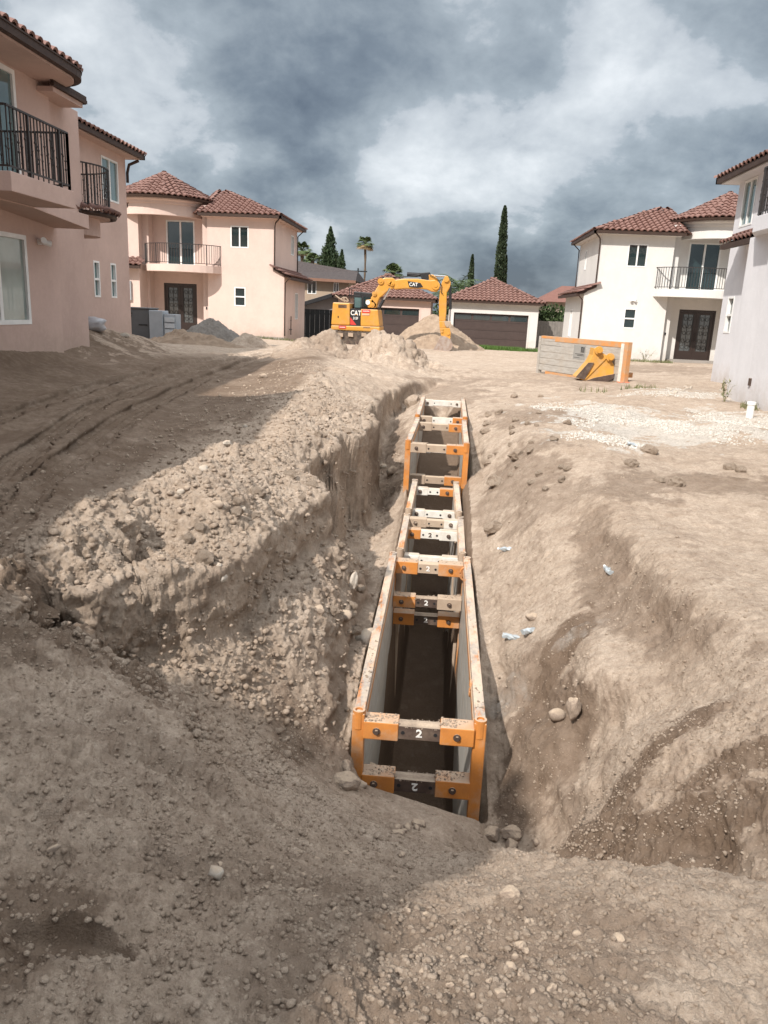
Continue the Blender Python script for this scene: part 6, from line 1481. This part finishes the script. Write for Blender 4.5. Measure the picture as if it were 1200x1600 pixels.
p = pk(995, 555); weed('dry scrubby weed in front of the white house wall', 9.5, 38.2, .55, 3); weed('sprig of weed growing at the foot of the near grey house', 6.45, 18.3, .5, 4)
# white drain cleanout
o = MB(); o.cyl((5.75, 14.9, gz(5.75, 14.9)-.1), (5.75, 14.9, gz(5.75, 14.9)+.24), .065, n=16); o.cyl((5.75, 14.9, gz(5.75, 14.9)+.24), (5.75, 14.9, gz(5.75, 14.9)+.29), .08, n=16)
tag(o.build('drain_pipe', M_VINYL), 'short white drain pipe standing up at the foot of the near grey house', 'pipe')

# ------------------------------------------------------------------ stones
def rock_mat(name, c0, c1):
    return simple(name, .95, .2, c0=c0, c1=c1, scale=6, fine=70, bstr=.5, bdist=.004, dust=.35)
M_ROCK = rock_mat('dusty_stone', (.30, .24, .19), (.22, .17, .135)); M_ROCKW = rock_mat('pale_stone', (.50, .45, .39), (.40, .35, .29)); M_CLOD = M_SOIL
RM = {}
def rock_meshes():
    for kk, mm in (('rock', M_ROCK), ('pale', M_ROCKW), ('clod', M_CLOD)):
        L = []
        for i in range(6):
            bm = bmesh.new(); bmesh.ops.create_icosphere(bm, subdivisions=3 if i < 3 else 2, radius=1)
            pl = [(Vector(np.random.default_rng(i*9+j).normal(0, 1, 3)).normalized(), .62+.25*np.random.default_rng(i*7+j).random()) for j in range(9)]
            co = np.array([v.co for v in bm.verts]); nz = .22*fbm3(co[:, 0], co[:, 1], co[:, 2], .9, 2, 200+i)+(.20 if kk == 'clod' else .05)*fbm3(co[:, 0], co[:, 1], co[:, 2], 2.6, 3, 220+i, .6)
            for v, k in zip(bm.verts, nz):
                if kk != 'clod' or i % 2:
                    for nrm, d in pl:
                        s = v.co.dot(nrm)
                        if s > d: v.co -= nrm*(s-d)*.85
                v.co *= 1+float(k)
            me = bpy.data.meshes.new('rock'); bm.to_mesh(me); bm.free(); me.materials.append(mm); me.polygons.foreach_set('use_smooth', [i >= 3 and kk != 'clod']*len(me.polygons)); L.append(me)
        RM[kk] = L
rock_meshes()
def rock(x, y, size, kind='rock', label='', group=None, sink=.35, var=None, name=None, sq=(1, .8, .65), rz=None, tilt=0):
    i = rng.integers(6) if var is None else var
    o = bpy.data.objects.new(name or ('clod' if kind == 'clod' else 'stone'), RM[kind][i]); C.objects.link(o); a = rng.uniform(0, 6.28) if rz is None else rz
    s = size/2
    o.matrix_basis = Matrix.Translation((x, y, gz(x, y)+s*sq[2]*(1-2*sink)*.9)) @ Matrix.Rotation(a, 4, 'Z') @ Matrix.Rotation(tilt, 4, 'Y') @ Matrix.Diagonal((s*sq[0], s*sq[1], s*sq[2], 1))
    tag(o, label, 'soil clod' if kind == 'clod' else 'stone', group); return o
def rk(u, v, px, kind, label, **kw):
    p = ray_xyz(u, v, gz); d = math.sqrt(p[0]**2+p[1]**2+(p[2]-EYE)**2); return rock(p[0], p[1], px*d/1200., kind, label, **kw)
rk(552, 918, 26, 'pale', 'white pointed stone standing upright on the left slope above the shield', sq=(.5, .5, 1.2), sink=.15, tilt=.3)
rk(543, 1228, 48, 'rock', 'largest boulder at the left foot of the nearest shield', sink=.3, var=0)
rk(572, 1208, 30, 'rock', 'stone wedged between the boulder and the orange corner post', sink=.3, var=1); rk(540, 1200, 28, 'rock', 'stone behind the largest boulder at the shield corner', var=2); rk(566, 1228, 20, 'rock', 'small stone right of the largest boulder', var=3)
rk(766, 1309, 32, 'rock', 'left stone of the pair in the pit right of the near shield', sink=.2, var=1); rk(797, 1307, 34, 'rock', 'right stone of the pair in the pit right of the near shield', sink=.2, var=0); rk(800, 1322, 24, 'rock', 'small stone in front of the pair in the pit', sink=.3); rk(838, 1318, 16, 'rock', 'last small stone right of the pair in the pit')
rk(338, 1368, 30, 'pale', 'rounded pale stone alone on the near left slope', sink=.25, var=4); rk(85, 1328, 22, 'rock', 'oval stone near the left edge above the footprint', sink=.3, sq=(1, .6, .5))
rk(894, 1118, 34, 'rock', 'upright lumpy stone on the right slope above the pit', sq=(.7, .7, 1.1), sink=.2); rk(868, 1115, 30, 'rock', 'half buried stone left of the upright one on the right slope', sink=.5); rk(832, 966, 20, 'rock', 'round stone on the right slope by the crumpled bottles')
rk(540, 962, 30, 'rock', 'grey stone on the left slope below the white pointed one', sink=.4); rk(498, 955, 26, 'rock', 'squat stone left of the grey one on the left slope', sink=.4); rk(572, 1000, 46, 'pale', 'broad pale block half buried beside the left shield panel', sink=.45, sq=(1, .8, .8)); rk(575, 1045, 34, 'rock', 'rough stone under the broad pale block by the shield', sink=.5)
rk(968, 1472, 24, 'rock', 'brown stone alone on the near right ground', sink=.35); rk(795, 1398, 34, 'rock', 'large dusty stone on the mound below the pit', sink=.45); rk(900, 1460, 16, 'rock', 'small stone left of the brown stone on the near right ground')
rk(612, 741, 26, 'rock', 'blocky stone at the far end of the sunken shield', sink=.2); rk(598, 730, 14, 'pale', 'pale chip beside the blocky stone in the trench'); rk(645, 632, 34, 'clod', 'large clod beside the farthest shield', sink=.4)
rk(218, 788, 24, 'rock', 'brown stone at the back of the lit bank, left'); rk(355, 698, 18, 'pale', 'pale stone in the shade left of the lit bank'); rk(412, 590, 16, 'rock', 'round stone on the shaded spoil bank'); rk(383, 668, 12, 'pale', 'small white stone in the shade of the spoil bank')
rk(345, 905, 28, 'pale', 'pale stone stuck in the lip of the near cliff', sink=.3); rk(325, 912, 20, 'rock', 'darker stone beside the pale one in the cliff lip'); rk(318, 735, 20, 'pale', 'pale stone on the crest of the lit bank'); rk(340, 790, 22, 'rock', 'stone in the middle of the lit bank')
rk(1012, 706, 26, 'clod', 'dark clod at the near edge of the white gravel'); rk(1032, 753, 20, 'clod', 'first of two dark clods on the right ground'); rk(1055, 757, 28, 'clod', 'larger of two dark clods on the right ground'); rk(1140, 732, 20, 'clod', 'dark clod on the right ground toward the grey house'); rk(1157, 736, 20, 'clod', 'rightmost dark clod on the right ground'); rk(985, 727, 24, 'clod', 'broken clod left of the gravel edge'); rk(775, 757, 34, 'clod', 'big clod on the right bank beside the sunken shield'); rk(773, 828, 34, 'clod', 'lower clod on the right bank beside the second shield'); rk(810, 715, 30, 'clod', 'rough clod at the top of the right bank')
rk(196, 527, 14, 'pale', 'pale stone on the dirt near the corner of the near left house')
for k in range(9):
    rk(640+rng.integers(-22, 22), 1295+rng.integers(-10, 12), rng.uniform(12, 20), 'rock', 'small stone in the cluster before the near shield', group='cluster of small stones before the near shield')
for k in range(26):
    rk(470+rng.integers(-180, 230), 1370+rng.integers(-40, 70), rng.uniform(8, 15), 'rock', 'small stone rolled down the near slope', group='small stones on the near slope')
for k in range(24):
    rk(770+rng.integers(-120, 120), 1490+rng.integers(-50, 70), rng.uniform(9, 18), 'rock', 'small stone in the dark band of the near ground', group='small stones in the dark band of the near ground')
for k in range(30):
    rk(330+rng.integers(-150, 160), 830+rng.integers(-70, 60), rng.uniform(7, 16), 'rock' if k % 3 else 'pale', 'stone lying on the lit left bank', group='stones on the lit left bank')
for k in range(30):
    rk(830+rng.integers(-70, 60), 680+rng.integers(-60, 90), rng.uniform(8, 18), 'clod', 'soil clod on the right bank of the trench', group='soil clods on the right bank')
for k in range(16):
    rk(1085+rng.integers(-60, 90), 612+rng.integers(-7, 8), rng.uniform(5, 9), 'pale', 'white stone near the grey house', group='white stones near the grey house')
lipp = [p for p in CLIFF_TOP if 4.5 < p[1] < 12]
for k in range(26):
    p = lipp[int(rng.integers(len(lipp)))]; rock(p[0]-abs(rng.normal(0, .22)), p[1]+rng.normal(0, .1), rng.uniform(.07, .20), 'clod', 'big broken clod on the edge of the left bank', group='big broken clods along the left bank edge', sink=.35)
for k in range(12):
    y = rng.uniform(6.2, 9.0); rock(rng.uniform(-.98, -.66), y, rng.uniform(.06, .15), 'clod', 'broken clod on the lit slope between cut bank and nearest shield', group='broken clods on the lit slope', sink=.35)
# countless pebbles and crumbs, joined
def scatter(name, label, pts, size, m, seed, sub=1):
    g = np.random.default_rng(seed); bm = bmesh.new(); bmesh.ops.create_icosphere(bm, subdivisions=1, radius=1); bv = np.array([v.co for v in bm.verts]); bf = np.array([[v.index for v in f.verts] for f in bm.faces]); bm.free()
    if sub == 1:
        bm = bmesh.new(); bmesh.ops.create_icosphere(bm, subdivisions=1, radius=1); bm.free()
    n = len(pts); P_ = np.array(pts); s = size[0]+(size[1]-size[0])*g.random(n)**3
    V = bv[None]*(1+g.uniform(-.28, .28, (n, len(bv), 1))); V = V*(g.uniform(.65, 1.2, (n, 1, 3))*s[:, None, None])
    a = g.uniform(0, 2*PI, n); ca, sa = np.cos(a)[:, None], np.sin(a)[:, None]; X = V[..., 0]*ca-V[..., 1]*sa; Y = V[..., 0]*sa+V[..., 1]*ca
    V = np.stack([X, Y, V[..., 2]*.75], -1)+P_[:, None, :]+np.array([0, 0, 1])*(s*.12)[:, None, None]
    F = (bf[None]+(np.arange(n)*len(bv))[:, None, None]).reshape(-1, 3)
    me = bpy.data.meshes.new(name); me.vertices.add(n*len(bv)); me.vertices.foreach_set('co', V.astype(np.float32).ravel()); me.loops.add(len(F)*3); me.loops.foreach_set('vertex_index', F.astype(np.int32).ravel()); me.polygons.add(len(F)); me.polygons.foreach_set('loop_start', np.arange(len(F), dtype=np.int32)*3); me.update(calc_edges=True)
    me.materials.append(m); o = bpy.data.objects.new(name, me); C.objects.link(o); o['kind'] = 'stuff'; o['label'] = label; return o
def area(n, fx, fy, seed):
    g = np.random.default_rng(seed); res = []
    while len(res) < n:
        x, y = fx(g), fy(g)
        if abs(x) < .52 and 5.25 < y < 18.7: continue
        res.append((x, y, gz(x, y)))
    return res
M_PEB = simple('pebbles', .95, .2, c0=(.33, .26, .20), c1=(.42, .335, .26), scale=12, fine=0, var=.8)
scatter('pebbles', 'loose crumbs and pebbles on the near slope', area(26000, lambda g: g.normal(-.2, 1.1), lambda g: 1.25+3.4*g.random()**1.1, 51), (.0025, .014), M_SOIL, 61)
scatter('pebbles', 'loose crumbs and pebbles on the left bank', area(12000, lambda g: g.normal(-1.7, .55), lambda g: 3.8+11*g.random()**1.6, 52), (.005, .034), M_SOIL, 62)
scatter('pebbles', 'loose crumbs on the right bank', area(2500, lambda g: .6+2.2*g.random(), lambda g: 3.0+14*g.random(), 53), (.003, .018), M_SOIL, 63)
scatter('pebbles', 'crumbs along the road edge and spoil', area(1500, lambda g: g.normal(-3.1, .6), lambda g: 4+16*g.random(), 54), (.01, .04), M_CLOD, 64)
M_GRV = simple('white_rock', .9, .25, c0=(.44, .41, .36), c1=(.58, .55, .50), scale=12, fine=0, var=.7)
gp = []
g_ = np.random.default_rng(5)
for (cx, cy, ra, rb, an, st) in GRAVEL:
    if ra*rb < .12: continue
    for k in range(int(2600*min(1.2, ra*rb*.6+.12)*st)):
        a = g_.uniform(0, 2*PI); q_ = math.sqrt(g_.random())*1.1; ux, uy = ra*q_*math.cos(a), rb*q_*math.sin(a); x, y = cx+ux*math.cos(an)-uy*math.sin(an), cy+ux*math.sin(an)+uy*math.cos(an)
        if vn(np.array([x*1.7]), np.array([y*1.7]), 77)[0]+.45-q_*.5 > 0: gp.append((x, y, gz(x, y)))
scatter('gravel', 'white crushed rock scattered before the grey house', gp, (.008, .026), M_GRV, 65)
k_ = np.random.default_rng(71); ii = k_.choice(len(_SL), min(26000, len(_SL)), replace=False); sl_ = _SL[ii]
scatter('soil_crumbs', 'broken crumbs clinging to the cut banks', [tuple(p[:3]) for p in sl_], (.003, .013), M_SOIL, 72)
near_ = _SL[(np.hypot(_SL[:, 0], _SL[:, 1]) < 9) & (_SL[:, 3] > .35) & (_SL[:, 0] < -.9)]; ii = k_.choice(len(near_), min(500, len(near_)), replace=False)
scatter('soil_crumbs', 'larger broken lumps on the cut faces of the left bank', [tuple(p[:3]) for p in near_[ii]], (.008, .028), M_SOIL, 73)
# crumpled drink bottles
M_PET = glass('clear_plastic', (.40, .44, .46), .15)
def bottle(u, v, label, seed):
    p = ray_xyz(u, v, gz); g = np.random.default_rng(seed); t = thing('plastic_bottle', label, 'bottle', tuple(p), g.uniform(0, 6.28)); bm = bmesh.new()
    q = MB(); prof = [(.001, -.10), (.03, -.10), (.034, -.09), (.028, -.05), (.034, -.03), (.029, 0), (.034, .03), (.024, .06), (.012, .085), (.012, .10)]
    M = wm(t); nn = 10; vs = []; fs = []
    for j, (r_, z) in enumerate(prof):
        for i in range(nn): a = 2*PI*i/nn; k = 1+g.uniform(-.35, .25); vs.append(M @ Vector((z, r_*k*math.cos(a), .025+r_*k*math.sin(a)*.8)))
    for j in range(len(prof)-1):
        for i in range(nn): fs.append((j*nn+i, j*nn+(i+1) % nn, (j+1)*nn+(i+1) % nn, (j+1)*nn+i))
    q.add(vs, fs); q.build('bottle_body', M_PET, t)
    c = MB(); c.cyl(M @ Vector((.10, 0, .025)), M @ Vector((.118, 0, .025)), .014, n=10); c.build('bottle_cap', M_VINYL, t); return t
bottle(792, 861, 'crumpled clear bottle on the slope beside the second shield', 1); bottle(949, 894, 'crumpled clear bottle alone in the middle of the right slope', 2); bottle(829, 989, 'upper of two crumpled bottles beside the near shield', 3); bottle(801, 999, 'lower of two crumpled bottles, closest to the near shield', 4); bottle(988, 697, 'pale blue crumpled bottle on the white gravel', 5)
# soil fallen on the spreaders, sleeves and rails
g_ = np.random.default_rng(91); pts = []
for (x0, x1, yc, yw, z, n_) in ((-.45, .40, 5.34, .07, -1.045, 420), (-.45, .40, 5.36, .07, -1.52, 420), (-.46, .39, 9.24, .08, -1.03, 160), (-.46, .39, 9.0, .09, -1.40, 420), (-.53, -.46, 7.3, 1.9, -.995, 260), (.405, .48, 7.3, 1.9, -.995, 260), (-.4, .33, 10.7, .2, -.9, 200), (-.47, .4, 12.25, .07, -.03, 120), (-.43, .41, 14.6, .08, -.02, 120)):
    for k in range(n_):
        x, y = g_.uniform(x0, x1), yc+g_.uniform(-yw, yw)
        if abs(x1-x0) > .5 and abs(x-(x0+x1)/2) < .15: z_ = z-.03
        else: z_ = z
        if vn(np.array([x*7]), np.array([y*7]), 92)[0] > -.25: pts.append((x, y, z_))
scatter('soil_crumbs', 'crumbs of soil lying on the spreaders and rails of the trench shields', pts, (.003, .013), M_SOIL, 93)
# survey paint marks
M_SPRAY = simple('pink_marking_paint', .9, .2, c0=(.80, .22, .12), c1=(.6, .3, .2), scale=14)
p = pk(972, 600); q = MB(); n_ = 9
for i in range(n_):
    for j in range(4):
        x0, y0 = p[0]-.16+i*.035, p[1]-.3+j*.15
        if (i+j) % 5 == 4: continue
        q.add([(x0, y0, gz(x0, y0)+.012), (x0+.034, y0, gz(x0+.034, y0)+.012), (x0+.034, y0+.15, gz(x0+.034, y0+.15)+.012), (x0, y0+.15, gz(x0, y0+.15)+.012)], [(0, 1, 2, 3)])
o = q.build('paint_mark', M_SPRAY, fix=False); tag(o, 'pink marking paint sprayed on the dirt under the spare shield corner', 'paint mark')
